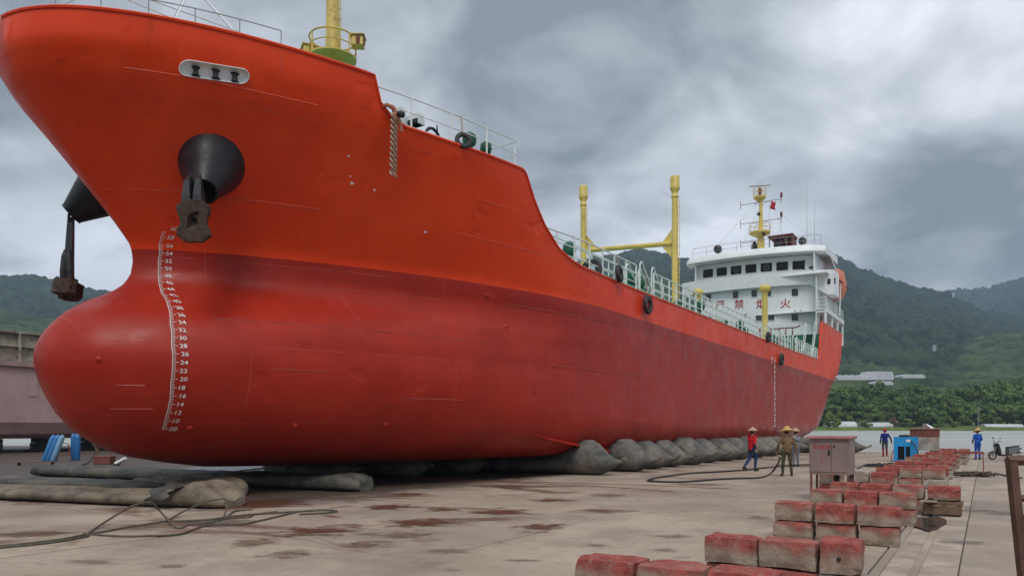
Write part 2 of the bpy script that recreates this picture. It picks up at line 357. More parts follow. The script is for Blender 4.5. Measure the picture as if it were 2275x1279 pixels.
def build_hull(ship):
    sb=np.linspace(0,1,46)**1.6                                   # bow columns, crowded towards the stem
    mid=np.unique(np.concatenate([np.arange(15.15,16,.12),np.arange(16,20,.5),np.arange(20,25,.12),np.arange(25,AK+.1,1.5)]))
    ss=np.concatenate([np.linspace(0,.30,8)[1:],np.linspace(.30,.46,40)[1:],np.linspace(.46,1,22)[1:]])
    NV=64; vrow=np.linspace(0,1,NV)
    cols=[]
    for s in sb: cols.append(('b',s))
    for a in mid: cols.append(('m',a))
    for s in ss: cols.append(('s',s))
    def A_of(c,z):
        k,v=c
        if k=='b': a=tabz(z,1); return a+(AJ-a)*v
        if k=='m': return v+0*z
        ae=np.interp(z,STN[:,0],STN[:,2]); return AK+(ae-AK)*v
    rows=[]
    for c in cols:
        zt=11.1
        for _ in range(30): zt=.5*zt+.5*float(ztop(A_of(c,np.array(zt))))
        if c[0]=='b' and c[1]<.93: zt=11.12
        z=ZK+(zt-ZK)*vrow; A=A_of(c,z); b=hb(A,z)
        rows.append((A,b,z))
    # mooring opening in the port bow bulwark: rounded slot cut clean through the plating
    j0=int(np.floor((9.90-ZK)/(11.12-ZK)*(NV-1))); j1=int(np.ceil((10.52-ZK)/(11.12-ZK)*(NV-1)))
    zz=rows[5][2]; zmid=10.20
    sA=lambda i:float(np.interp(zmid,rows[i][2],rows[i][0]))
    i0=max(i for i in range(40) if sA(i)<10.02); i1=min(i for i in range(46) if sA(i)>11.95)
    mb=MB(); nc=len(rows)
    for side in (1,-1):
        off=len(mb.v)
        for A,b,z in rows: mb.v+=[(LC+side*float(bb),float(a),float(h)) for a,bb,h in zip(A,b,z)]
        for i in range(nc-1):
            for j in range(NV-1):
                if side==1 and i0<=i<i1 and j0<=j<j1: continue
                q=(off+i*NV+j,off+(i+1)*NV+j,off+(i+1)*NV+j+1,off+i*NV+j+1); mb.f.append(q if side==1 else q[::-1]); mb.m.append(0)
        o2=len(mb.v)                                             # flat bottom to the centreline
        mb.v+=[(LC,float(A[0]),ZK) for A,b,z in rows]
        for i in range(nc-1):
            q=(off+i*NV,o2+i,o2+i+1,off+(i+1)*NV); mb.f.append(q if side==1 else q[::-1]); mb.m.append(0)
    # patch round the slot
    colA=lambda ii,z:float(A_of(cols[ii],np.array(z)))
    def uv_to_p(u,z):
        k=min(int(u),len(cols)-2); f=u-k; a=colA(k,z)*(1-f)+colA(k+1,z)*f; return Vector((LC+float(hb(a,z)),a,z))
    def A_to_u(a,z):
        lo,hi=i0-1.,i1+1.
        for _ in range(40):
            m=(lo+hi)/2; k=int(m); f=m-k
            if colA(k,z)*(1-f)+colA(k+1,z)*f<a: lo=m
            else: hi=m
        return (lo+hi)/2
    a0,a1,zc,hr=10.30,11.60,10.20,.155                            # slot ends, middle height, half height
    st=[]
    for k in range(13): an=math.pi/2+math.pi*k/12; st.append((a0+.16+.16*math.cos(an),zc-.02+hr*math.sin(an)))
    for k in range(13): an=-math.pi/2+math.pi*k/12; st.append((a1-.16+.16*math.cos(an),zc+.03+hr*math.sin(an)))
    stu=[(A_to_u(a,z),z) for a,z in st]
    rect=[(i,zz[j0]) for i in range(i0,i1)]+[(i1,zz[j]) for j in range(j0,j1)]+[(i,zz[j1]) for i in range(i1,i0,-1)]+[(i0,zz[j]) for j in range(j1,j0,-1)]
    pts=[Vector(p) for p in rect]+[Vector(p) for p in stu]; nr=len(rect); ns=len(stu)
    ed=[(k,(k+1)%nr) for k in range(nr)]+[(nr+k,nr+(k+1)%ns) for k in range(ns)]
    V,_,Fc,_,_,_=delaunay_2d_cdt(pts,ed,[],0,1e-6)
    def inside(p):
        c=False
        for k in range(ns):
            x1,y1=stu[k]; x2,y2=stu[(k+1)%ns]
            if (y1>p[1])!=(y2>p[1]) and p[0]<(x2-x1)*(p[1]-y1)/(y2-y1)+x1: c=not c
        return c
    P3=[uv_to_p(p.x,p.y) for p in V]; fs=[]
    for f in Fc:
        cx=sum((V[i].x for i in f))/len(f),sum((V[i].y for i in f))/len(f)
        if i0<=cx[0]<=i1 and not inside(cx):
            n=(P3[f[1]]-P3[f[0]]).cross(P3[f[2]]-P3[f[0]]); fs.append(tuple(f) if n.x>0 else tuple(f[::-1]))
    mb.add(P3,fs)
    hull=mb.build('hull',M_hull,ship,smooth=True,origin=(LC,45,0))
    # weld the shared edges so the shading runs on
    bm=bmesh.new(); bm.from_mesh(hull.data); bmesh.ops.remove_doubles(bm,verts=bm.verts[:],dist=.004); bm.to_mesh(hull.data); bm.free()
    hull.data.polygons.foreach_set('use_smooth',[True]*len(hull.data.polygons)); hull.data.set_sharp_from_angle(angle=R(50))
    # slot lining: a white painted trough behind the opening
    m=MB(); ring=[hp(a,z,.012) for a,z in st]; inn=Vector((-.80,.55,.18)).normalized()
    back=[p+inn*.11 for p in ring]; n=len(ring)
    m.add(ring+back,[(k,(k+1)%n,n+(k+1)%n,n+k) for k in range(n)]+[tuple(range(n,2*n))])
    m.build('mooring_slot',paint('fresh_white',(.84,.85,.86),.5,.02,1),hull)
    m=MB(); m.tube(ring,.014,6,closed=True); m.build('slot_rim',M_white,hull,True)
    for k,a in enumerate((10.62,10.99,11.36)):
        p=hp(a,10.07+.03*k/2,-.03); m=MB()
        m.lathe([(.10,0),(.065,.16),(.055,.5),(.06,.78),(.105,.96),(.09,1.0)],p-Vector((0,0,.02)),p+Vector((0,0,.19)),12); m.build('fairlead_roller',M_blk2,hull,True)
    # top rim, inner bulwark faces
    m=MB()
    for side in (1,-1):
        o_,i_,d_=[],[],[]
        for A,b,z in rows:
            a,bb,h=float(A[-1]),float(b[-1]),float(z[-1]); bi=max(bb-.10,0)
            zd=min(h,9.9 if a<20.3 else (7.55 if a<71.5 else 10.2)); sh=.1 if a<14 else 0
            ad=max(a+sh,float(tabz(zd,1))+.12) if a<14 else a; bd=max(min(bi,float(hb(ad,zd))-.07),0)
            o_.append(Vector((LC+side*bb,a,h))); i_.append(Vector((LC+side*bi,a+sh,h+.001))); d_.append(Vector((LC+side*bd,ad,zd)))
        m.grid([o_,i_],0,side<0)
        if side==1: m.grid([i_[:i0+1],d_[:i0+1]]); m.grid([i_[i1:],d_[i1:]])
        else: m.grid([i_,d_],0,True)
    m.build('bulwark_rim',M_hull,hull)
    m=MB(); path=[Vector((LC+float(b[-1]),float(A[-1]),float(z[-1]))) for A,b,z in rows]
    m.tube(path[::1],.045,6); m.build('rim_moulding',M_hull,hull,True)
    return hull
ship=empty('tanker_ship',(LC,45,0),'long red-hulled tanker with white bridge and bulbous bow standing on the yard','ship')
hull=build_hull(ship)
def deck(name,a0,a1,z,mat,da=.5,inset=.09):
    m=MB(); L_,R_=[],[]
    for a in np.arange(a0,a1+1e-6,da):
        b=max(float(hb(a,z))-inset,.0); L_.append(Vector((LC-b,a,z))); R_.append(Vector((LC+b,a,z)))
    m.grid([R_,L_]); return m.build(name,mat,ship)
deck('forecastle_deck',8.3,20.3,9.92,M_deck,.3); deck('main_deck',20.3,71.3,7.60,M_deck,1.0); deck('poop_deck',71.2,92.6,10.30,M_dgreen,.8)
m=MB(); Z_=np.linspace(7.5,9.92,8); m.grid([[Vector((LC-float(hb(20.3,z))+.08,20.32,z)) for z in Z_],[Vector((LC+float(hb(20.3,z))-.08,20.32,z)) for z in Z_]],0,True); m.build('forecastle_bulkhead',M_white,ship)
m=MB(); m.box((LC,71.25,8.95),(2*B-.25,.08,2.70)); m.build('poop_bulkhead',M_dgreen,ship)
M_seam=paint('lit_seam_paint',(.37,.055,.036),.5,.45,.9); M_seamo=paint('lit_seam_orange',(.70,.075,.025),.5,.3,.9)  # lighter bead colour paints in the light that weld edges catch
# weld seams: thin beads on the plating
def seam(a0,a1,z,w=.012,dz=0.,off=.009):
    n=max(8,int((a1-a0)/.35)); up,lo=[],[]
    for k in range(n+1):
        a=a0+(a1-a0)*k/n; zz=z+dz*k/n+.008*math.sin(a*1.7+z)
        up.append(hp(a,zz+w,.001)); lo.append(hp(a,zz-w,.001))
    mid=[(u+l)/2+(hp((u.y+l.y)/2,(u.z+l.z)/2,off)-hp((u.y+l.y)/2,(u.z+l.z)/2,0)) for u,l in zip(up,lo)]
    m=MB(); m.grid([lo,mid]); m.grid([mid,up]); m.build('weld_seam',M_seamo if z>6.45 else M_seam,hull)
for s in [(9.44,13.2,10.0),(10.1,14.2,7.77),(18.1,21.9,7.78),(18.5,20.2,8.86),(11.2,16.5,6.28),(11.6,19.8,4.55),(12.7,14.1,3.3),(9.68,10.15,2.8),(16.4,18.6,2.66),(20.8,70,5.94),(23,69,4.03),(26.4,66,2.12),(9.7,10.4,2.25)]: seam(*s)
for a in (40.5,56.5,64.0):
    m=MB(); P=[hp(a-.012,z,.001) for z in np.linspace(1.6,6.3,24)]; Q=[hp(a+.012,z,.006) for z in np.linspace(1.6,6.3,24)]; m.grid([P,Q]); m.build('weld_seam',M_hull,hull)
# studs and lugs left on the plating
for a,z in [(11.25,1.78),(13.55,1.85),(16.1,1.88),(19.91,6.11),(20.71,5.19),(22.98,3.99),(24.1,3.1),(9.35,3.4)]:
    p=hp(a,z,-.01); q=hp(a,z,.035); m=MB(); m.lathe([(.09,0),(.075,.5),(.03,1)],p,q,10); m.build('plating_lug',M_hull,hull,True)
# bilge keel
m=MB(); up,tip,lo=[],[],[]
for k in range(30):
    f=k/29; a=21.7+f*40; z=1.66-.72*min(1,f*6.5)**.8; w=.38*min(1,f*7)**.7+.01
    e=hp(a,z,-.02); up.append(e+Vector((0,0,.02))); lo.append(e-Vector((0,0,.02))); tip.append(e+Vector((w*.80,0,-w*.5)))
m.grid([lo,tip]); m.grid([tip,up]); m.build('bilge_keel',M_hull,hull)
# ------------------------------------------------------------------ painted draught scales
def text_mesh(s,size=1.,bold=0.):
    cu=bpy.data.curves.new('txt','FONT'); cu.body=s; cu.size=size; cu.offset=bold; cu.align_x='LEFT'; cu.resolution_u=3
    o=bpy.data.objects.new('txt',cu); col.objects.link(o); bpy.context.view_layer.update()
    me=bpy.data.meshes.new_from_object(o.evaluated_get(bpy.context.evaluated_depsgraph_get()))
    vs=[(v.co.x,v.co.y) for v in me.vertices]; fs=[tuple(p.vertices) for p in me.polygons]
    bpy.data.objects.remove(o); bpy.data.curves.remove(cu); bpy.data.meshes.remove(me); return vs,fs
def hull_step(a,z):
    e=.05; return 1/math.sqrt(1+((float(hb(a+e,z))-float(hb(a-e,z)))/(2*e))**2)
SCALE=[(6.90,11.29),(6.40,11.36),(6.05,11.34),(5.74,11.31),(5.39,11.20),(4.82,10.88),(4.32,10.68),(3.75,10.58),(3.32,10.58),(2.89,10.59),(2.51,10.64),(2.13,10.67),(1.77,10.73)]
sz=[p[0] for p in SCALE][::-1]; sa=[p[1] for p in SCALE][::-1]
scale_line=lambda z:float(np.interp(z,sz,sa))
dscale=empty('draught_scale',(LC+2,10.8,1.77),parent=ship)
m=MB(); L_,R_=[],[]
for z in np.linspace(1.77,6.90,60):
    a=scale_line(z); L_.append(hp(a,z,.016)); R_.append(hp(a+.014*hull_step(a,z),z,.016))
m.grid([R_,L_],0,True); m.build('scale_line',M_marking,dscale)
m=MB()
for k in range(0,129):
    z=1.78+k*.04; a=scale_line(z); st=hull_step(a,z); w=.13 if k%5==0 else .065
    m.add([hp(a+.02*st,z-.005,.016),hp(a+(.02+w)*st,z-.005,.016),hp(a+(.02+w)*st,z+.005,.016),hp(a+.02*st,z+.005,.016)],[(0,1,2,3)])
tag(m.build('scale_ticks',M_marking,dscale),kind='stuff')
for k in range(27):
    d=60-2*k; z=.99+d/10; vs,fs=text_mesh('%02d'%d,.138,.001); a=scale_line(z)+.0; st=hull_step(a,z); rr=random.uniform(-.02,.02)
    m=MB(); m.add([hp(a+(.175+x*1.3+rr)*st,z-.055+y+.1*rr,.016) for x,y in vs],fs); m.build('numeral',M_marking,dscale)
mscale=empty('midship_draught_scale',(LC+B,53.5,1.8),parent=ship); m=MB()
for k in range(26):
    z=1.9+k*.19; m.add([hp(53.75,z,.008),hp(53.95 if k%2 else 54.1,z,.008),hp(53.95 if k%2 else 54.1,z+.10,.008),hp(53.75,z+.10,.008)],[(0,1,2,3)])
tag(m.build('scale_marks',M_marking,mscale),kind='stuff')
for d,z in (('6',6.25),('58',6.55)):
    vs,fs=text_mesh(d,.26,.012); m=MB(); m.add([hp(52.9+x*1.3,z+y,.008) for x,y in vs],fs); m.build('numeral',M_marking,mscale)
# bare-primer paint chips on the bow plating
for a,z,s in [(14.37,9.09,.035),(14.72,8.5,.06),(17.22,7.64,.045),(15.35,8.45,.045),(14.6,8.65,.03)]:
    rr=random.Random(int(a*100)); m=MB(); n=9; P=[hp(a+s*(.5+rr.random())*math.cos(2*math.pi*k/n)*1.0,z+s*.7*(.4+rr.random())*math.sin(2*math.pi*k/n),.004) for k in range(n)]
    m.add(P,[tuple(range(n))]); m.build('paint_chip',M_marking,hull)

# ------------------------------------------------------------------ ship's outfit
def railing(path,h,parent,mat=M_rail,step=1.5,levels=(1.0,.62,.3),r=.024,name='railing',rp=.03):
    """horizontal bars follow the path; every stanchion is a piece of its own"""
    P=[Vector(p) for p in path]; m=MB()
    for lv in levels: m.tube([p+Vector((0,0,h*lv)) for p in P],r if lv==1.0 else r*.75,6)
    rl=m.build(name,mat,parent,True)
    L=[0.]
    for a,b in zip(P,P[1:]): L.append(L[-1]+(b-a).length)
    n=max(1,round(L[-1]/step)); mm=MB(); mm.cyl((0,0,0),(0,0,h),rp,rp,6); me=mm.mesh('stanchion'); me.materials.append(mat)
    for k in range(n+1):
        d=L[-1]*k/n; i=max(j for j in range(len(L)) if L[j]<=d+1e-9); i=min(i,len(P)-2); f=(d-L[i])/max(L[i+1]-L[i],1e-9)
        mesh_obj('stanchion',me,P[i].lerp(P[i+1],min(f,1)),rl)
    return rl
edge=lambda a,z,ins=.12:Vector((LC+float(hb(a,z))-ins,a,z)); edges=lambda a,z,ins=.12:Vector((LC-float(hb(a,z))+ins,a,z))
# forecastle quarter rail
railing([edge(a,10.08,.10) for a in np.linspace(14.5,20.1,15)]+[Vector((LC+4.6,20.2,10.05))],.92,ship,M_white,1.45,(1.0,.55,.12),.022)
railing([edges(a,10.08,.10) for a in np.linspace(14.5,20.1,15)],.92,ship,M_white,1.45,(1.0,.55,.12),.022)
# main deck side rails (port has a gap each side of the gangway hoops)
railing([edge(a,7.66) for a in np.linspace(21.9,29.6,9)],1.12,ship,M_rail,1.15,(1.0,.66,.33,.05),.03,rp=.04)
railing([edge(a,7.66) for a in np.linspace(31.6,59.5,12)],1.12,ship,M_rail,.95,(1.0,.66,.33,.05),.032,rp=.042)
railing([edge(a,7.72) for a in np.linspace(61.2,70.2,8)],1.15,ship,M_rail,.75,(1.0,.66,.33,.05),.034,rp=.042)
railing([edges(a,7.66) for a in np.linspace(22.5,70,20)],1.12,ship,M_rail,2.4,(1.0,.5),.02)
# bulwark coaming bar along the deck edge
m=MB(); m.tube([edge(a,7.70,.22)+Vector((0,0,.09)) for a in np.linspace(22.8,70.2,40)],.09,8); m.build('deck_edge_bar',M_deck,ship,True)
# gangway hoops: bent-tube rails at the two boarding points
for a0 in (30.0,60.2):
    g=MB()
    for dx in (.12,.75):
        for ss in (0,1):
            x=LC+B-dx; p=[(x,a0+ss*1.35,7.66),(x,a0+ss*1.35,8.75)]+[(x,a0+ss*1.35+.22-.22*math.cos(t),8.75+.28*math.sin(t)) for t in np.linspace(.3,math.pi-.3,6)]+[(x,a0+ss*1.35+.9,8.45),(x,a0+ss*1.35+1.6,7.7)]
            g.tube(p,.035,6)
    g.build('gangway_hoop',M_rail,ship,True)
# raised fore-and-aft catwalk with its own rails
m=MB(); m.box((LC+3.4,47,8.55),(.9,48.5,.06)); 
for a in np.arange(24,71,3.1): m.box((LC+3.4,a,8.06),(.8,.08,.92))
m.build('catwalk',M_rail,ship)
railing([(LC+3.85,a,8.58) for a in (23,38,54,70.5)],1.1,ship,M_rail,1.75,(1.0,.5),.03,rp=.034); railing([(LC+2.95,a,8.58) for a in (23,38,54,70.5)],1.1,ship,M_rail,2.3,(1.0,.5),.022)
# deck pipes, hatches, vents
for k,(x,z,r) in enumerate([(2.2,7.95,.10),(1.7,7.95,.10),(1.2,7.95,.13),(-1.5,7.95,.13),(5.1,7.86,.07)]):
    m=MB(); m.tube([(LC+x,22.5,z),(LC+x,46,z),(LC+x,70.5,z)],r,8); m.build('cargo_pipe',M_green if k%2 else M_rail,ship,True)
def mushroom(name,x,y,z,h,r,mat,cap=1.0):
    m=MB(); m.lathe([(r*.9,0),(r*.62,.03),(r*.62,.52),(r*.95,.56),(r*1.5*cap,.62),(r*1.75*cap,.74),(r*1.6*cap,.90),(r*.7*cap,.99),(.01,1.0)],(x,y,z),(x,y,z+h),14); return m.build(name,mat,ship,True)
mushroom('deck_vent',-13.4,18.5,9.92,.98,.13,M_green); mushroom('deck_vent',-13.3,19.25,9.92,.92,.11,M_green)
for px,y,h in [(0,25.1,1.35),(0,31.0,1.25),(0,31.9,1.1),(0,40.6,1.35),(0,48.5,1.2),(0,49.6,.9),(0,57.5,1.2),(0,58.4,1.1),(0,37.0,.8),(0,45.2,.8)]: mushroom('deck_vent',LC+B-.95,y,7.6,h,.15,M_green)
for x,y in [(-15.2,27.2),(-15.0,44.0),(-14.6,51.0),(-15.5,62.0)]:
    m=MB(); m.lathe([(.5,0),(.5,.55),(.58,.58),(.58,.75),(.4,.95),(.05,1)],(x,y,7.6),(x,y,8.4),18); m.build('tank_hatch',M_deck if y<60 else M_green,ship,True)
for x,y,sx,sy,h,mt in [(-14.7,27.6,.5,.35,1.15,M_red),(-14.2,46.0,.4,.3,1.0,M_red),(-14.9,33.4,.5,.4,1.0,M_white),(-14.4,35.0,.3,.3,.9,M_white),(-14.3,43.4,.4,.3,1.1,M_white),(-16.6,68.5,1.0,.6,2.9,M_red)]:
    m=MB(); m.cbox((x,y,7.6+h/2),(sx,sy,h),.03); m.build('fire_hose_box' if mt==M_red else 'deck_locker',mt,ship)
for x,y in [(-14.1,50.0),(-14.1,52.3),(-14.3,38.8)]:
    m=MB()
    for dy in (-.25,.25): m.lathe([(.11,0),(.10,.75),(.15,.8),(.15,.93),(.10,1)],(x,y+dy,7.6),(x,y+dy,8.15),12)
    m.box((x,y,7.63),(.4,.95,.06)); m.build('mooring_bitts',M_blk2,ship,True)
# manifold clutter amidships
for k in range(5):
    y=39.5+k*.8; m=MB(); m.tube([(-16.5,y,8.15),(-13.6,y,8.15)],.11,8); m.cyl((-13.6,y,8.15),(-13.52,y,8.15),.19,.19,12); m.cyl((-14.6,y,8.15),(-14.6,y,8.65),.03,.03,6); m.lathe([(.14,0),(.14,1)],(-14.6,y,8.65),(-14.6,y,8.68),12); m.build('manifold_pipe',M_rail if k%2 else M_green,ship,True)
# vent risers: a goal-post pair joined by a cross pipe
def riser(x,y,zt,r,name='vent_riser'):
    m=MB(); H=zt-7.6
    m.lathe([(r*1.25,0),(r,.02),(r,(H-1.15)/H),(r*1.25,(H-1.12)/H),(r*1.25,(H-1.05)/H),(r*1.02,(H-1.0)/H),(r*1.02,(H-.85)/H),(r*1.55,(H-.70)/H),(r*1.66,(H-.62)/H),(r*1.5,(H-.55)/H),(r*1.5,(H-.06)/H),(r*1.35,1)],(x,y,7.6),(x,y,zt),20)
    o=m.build(name,M_yellow,ship,True); g=MB()
    g.tube([(x+r+.10,y-.05,8.4),(x+r+.10,y-.05,zt-1.3)],.016,5)
    for z in np.arange(8.6,zt-1.3,.42): g.tube([(x+r-.02,y-.05,z),(x+r+.16,y-.05,z)],.016,5)
    g.build('ladder_rungs',M_yellow,o); return o
r1=riser(-14.05,38.2,15.3,.165); r2=riser(-19.55,38.2,15.75,.165)
m=MB(); m.tube([(-19.2,38.2,12.0),(-14.2,38.2,11.72)],.135,12); m.build('cross_pipe',M_yellow,r1,True)
m=MB()
for s in (-1,1): m.add([(-14.24,38.2-.02,11.72+s*.12),(-14.24,38.2-.02,11.72+s*.75),(-14.75,38.2-.02,11.72+s*.14),(-14.24,38.22,11.72+s*.12),(-14.24,38.22,11.72+s*.75),(-14.75,38.22,11.72+s*.14)],[(0,1,2),(5,4,3),(0,3,4,1),(1,4,5,2),(2,5,3,0)])
m.build('gusset_plate',M_yellow,r1)
m=MB()
for s in (1,): m.add([(-19.36,38.18,11.9),(-19.36,38.18,12.9),(-18.7,38.18,12.15),(-19.36,38.22,11.9),(-19.36,38.22,12.9),(-18.7,38.22,12.15)],[(0,1,2),(5,4,3),(0,3,4,1),(1,4,5,2),(2,5,3,0)])
m.build('gusset_plate',M_yellow,r2)
for x,y,zt in [(-14.0,57.2,12.6),(-19.2,57.4,12.85)]:
    m=MB(); H=zt-7.6; r=.21
    m.lathe([(r*1.2,0),(r,.02),(r,(H-.65)/H),(r*1.1,(H-.6)/H),(r*1.75,(H-.5)/H),(r*2.0,(H-.38)/H),(r*1.95,(H-.2)/H),(r*1.3,(H-.05)/H),(.02,1)],(x,y,7.6),(x,y,zt),20); m.build('ventilator_post',M_yellow,ship,True)
# foremast on the forecastle with its round crow platform
fm=MB(); fx,fy=LC,18.0; fm.lathe([(.31,0),(.27,.25),(.22,.55),(.20,1)],(fx,fy,9.92),(fx,fy,21.5),18); fmast=fm.build('foremast',M_yellowold,ship,True)
m=MB(); m.lathe([(.26,0),(.5,.45),(.78,.70),(.80,.74),(.80,1.0),(.24,1.0)],(fx,fy,14.24),(fx,fy,14.42),24); m.build('mast_platform',M_yellow,fmast,True)
m=MB(); m.tube([(fx+0.78*math.cos(t),fy+0.78*math.sin(t),15.08) for t in np.linspace(0,2*math.pi,30)[:-1]],.03,6,closed=True); m.tube([(fx+0.78*math.cos(t),fy+0.78*math.sin(t),14.74) for t in np.linspace(0,2*math.pi,30)[:-1]],.02,6,closed=True)
for t in np.linspace(0,2*math.pi,8)[:-1]: m.cyl((fx+0.78*math.cos(t),fy+0.78*math.sin(t),14.4),(fx+0.78*math.cos(t),fy+0.78*math.sin(t),15.08),.026,.026,6)
m.build('platform_rail',M_yellow,fmast,True)
for p,rz in [((fx+.78,fy+.40,14.92),.6),((fx-.85,fy-.30,14.72),2.6)]:
    m=MB(); m.cbox(p,(.42,.40,.32),.03,rz); m.box((p[0],p[1],p[2]+.19),(.52,.5,.03),rz); m.build('floodlight',M_yellowold,fmast)
    m=MB(); d=Vector((math.cos(rz-.9),math.sin(rz-.9),0)); q=Vector(p)+d*.2; m.cbox(q,(.05,.34,.26),.01,rz-.9); m.build('lamp_glass',M_redbrown,fmast)
m=MB(); g=[(fx+.33,fy-.05,z) for z in np.arange(10,21,.35)]
for p in g: m.tube([p,(p[0]+.18,p[1]-.02,p[2])],.013,5)
m.tube([(fx+.44,fy-.06,10),(fx+.40,fy-.05,21)],.014,5); m.tube([(fx+.52,fy-.10,10),(fx+.44,fy-.08,15),(fx+.48,fy-.08,21)],.02,5); m.build('mast_ladder',M_yellowold,fmast)
m=MB(); m.lathe([(.10,0),(.12,.4),(.09,.9),(.03,1)],(fx-.30,fy-.15,17.0),(fx-.42,fy-.2,17.2),10); m.build('mast_lamp',M_blk2,fmast,True)
m=MB(); m.tube([(fx,fy,20.8),(LC,8.4,11.2)],.012,4); m.build('forestay',M_grey,fmast)
# bow tops: white pole frame, jackstaff and stanchions along the forecastle bulwark
m=MB()
apex=Vector((-17.2,11.6,13.2)); 
for q in [(-15.4,12.2,11.1),(-15.9,10.2,11.1),(-19.5,11.5,11.1)]: m.tube([apex,q],.030,6)
m.tube([(-15.45,11.9,11.55),(-17.6,9.3,12.3)],.016,5); m.tube([(-15.9,10.2,11.3),(-17.4,8.7,12.0)],.016,5); m.build('davit_frame',M_white,ship,True)
railing([hp(a,11.12,-.12) for a in np.linspace(8.3,12.2,12)],.42,ship,M_grey,.9,(1.0,),.013,'bow_wire',.014)
m=MB(); m.cyl((LC+.1,7.7,10.5),(LC+.1,7.55,13.6),.07,.05,8); m.build('jackstaff',M_white,ship,True)
# white post with floodlight by the quarter rail, inboard hose reel
m=MB(); m.box((-14.6,16.6,10.55),(.32,.25,1.35)); m.cbox((-14.35,17.0,10.95),(.55,.30,.32),.02); m.build('deck_light_post',M_white,ship)
m=MB(); m.cbox((-14.28,17.0,10.86),(.4,.34,.14),.03); m.build('light_fitting',M_blk2,ship)
m=MB(); c=Vector((-13.6,16.9,10.15)); m.tube([c+Vector((.05,math.cos(t)*.35,math.sin(t)*.35)) for t in np.linspace(.3,2.9,12)],.045,6); m.tube([c+Vector((0,.25,.55)),c+Vector((0,.3,.2))],.02,5); m.build('hose_reel',M_blk2,ship,True)

# ------------------------------------------------------------------ bridge house
HX=LC
def yf(x,y0=74.): d=x-HX; return y0+.10*d+.022*d*d      # the house front is bowed
def front_panel(m,x0,x1,z0,z1,y0=74.,holes=(),depth=.10,lean=0.):
    """curved front wall with openings left in it: strips between sorted cut lines"""
    xs=sorted({x0,x1,*[v for h in holes for v in h[:2]],*np.linspace(x0,x1,13)}); zs=sorted({z0,z1,*[v for h in holes for v in h[2:4]]})
    for xa,xb in zip(xs,xs[1:]):
        for za,zb in zip(zs,zs[1:]):
            cx,cz=(xa+xb)/2,(za+zb)/2
            if any(h[0]<cx<h[1] and h[2]<cz<h[3] for h in holes): continue
            P=[Vector((x,yf(x,y0)-lean*(z-z0),z)) for x,z in ((xa,za),(xb,za),(xb,zb),(xa,zb))]
            m.add(P+[p+Vector((0,depth,0)) for p in P],[(0,1,2,3),(7,6,5,4),(0,4,5,1),(1,5,6,2),(2,6,7,3),(3,7,4,0)])
house=empty('bridge_house',(HX,80,10.3),parent=ship)
win4=[(-23.95,-23.35,14.65,15.4),(-21.2,-20.6,14.62,15.38),(-19.4,-18.8,14.60,15.36),(-18.05,-17.5,14.55,15.3),(-15.75,-15.1,14.42,15.2)]
win5=[(-19.0,-18.3,12.2,12.85),(-17.85,-17.2,12.2,12.85),(-15.75,-15.1,12.05,12.75)]
m=MB(); front_panel(m,-24.9,-13.35,10.3,16.35,74.,win4+win5)
m.box((-13.40,78.6,13.3),(.1,9.2,6.0)); m.box((-24.85,77,13.3),(.1,6.2,6.0)); m.box((HX,83.2,13.3),(11.6,.1,6.0)); m.build('house_wall',M_white,house)
m=MB(); m.box((HX,78.5,12.82),(12.2,9,.08)); m.build('accommodation_deck',M_white,house)
def porthole(x0,x1,z0,z1,y0,mat=M_glasslit,r=.09):
    m=MB(); y=yf((x0+x1)/2,y0); m.box(((x0+x1)/2,y+.075,(z0+z1)/2),(x1-x0+.02,.02,z1-z0+.02)); w=m.build('window',mat,house)
    f=MB(); P=[]
    for cx,cz,a in ((x1-r,z1-r,0),(x0+r,z1-r,90),(x0+r,z0+r,180),(x1-r,z0+r,270)):
        for k in range(4): t=R(a+30*k); P.append(Vector((cx+r*math.cos(t),yf(cx,y0)-.01,cz+r*math.sin(t))))
    f.tube(P,.045,6,closed=True); f.build('window_frame',M_white,house,True); return w
for h in win4: porthole(*h,74.)
for h in win5: porthole(*h,74.)
# bridge deck with its deep front bulwark sweeping out to the wings
def zb(x): return 15.30+.0*(x-HX)
m=MB(); rows=[]
def band(x,z,y0): return Vector((x,yf(x,y0),z))
xs=np.linspace(-26.4,-12.05,30)
low=lambda x: 15.45 if x<-13.9 else 15.45-1.05*min(1,(x+13.9)/1.4)**.7
m.grid([[band(x,low(x),73.45) for x in xs],[band(x,16.72,73.35) for x in xs],[band(x,16.72,73.50) for x in xs],[band(x,16.35,73.6) for x in xs]])
m.grid([[Vector((-12.05,yf(-12.05,73.45),low(-12.05))),Vector((-12.05,yf(-12.05,73.35),16.72))],[Vector((-11.95,77.5,14.42)),Vector((-11.95,77.5,16.72))]])
m.grid([[band(x,low(x),73.45) for x in xs],[Vector((x,77.5,low(x)+.0)) for x in xs]],0,True)
m.build('bridge_bulwark',M_white,house)
m=MB(); m.box((-12.02,yf(-12.3,73.45)+.5,15.72),(.1,.42,.5)); m.cbox((-12.5,yf(-12.5,73.42)-.02,15.62),(.42,.06,.52),.05); m.build('side_light',M_blk2,house)
m=MB(); m.box((-19.2,77.5,16.32),(13.6,7.6,.08)); m.build('bridge_deck',M_white,house)
wx=[-24.35+1.44*k for k in range(7)]
wwin=[(x,x+1.14,17.05-.012*k,17.98-.012*k) for k,x in enumerate(wx)]
m=MB(); front_panel(m,-24.95,-13.6,16.36,18.35,74.15,wwin); m.box((-13.65,77.3,17.35),(.1,6.0,2.0)); m.box((-24.9,75.6,17.35),(.1,4.0,2.0)); m.box((HX,80.3,17.35),(11.2,.1,2.0)); m.build('wheelhouse_wall',M_white,house)
for k,h in enumerate(wwin): porthole(*h,74.15,M_glass,.14)
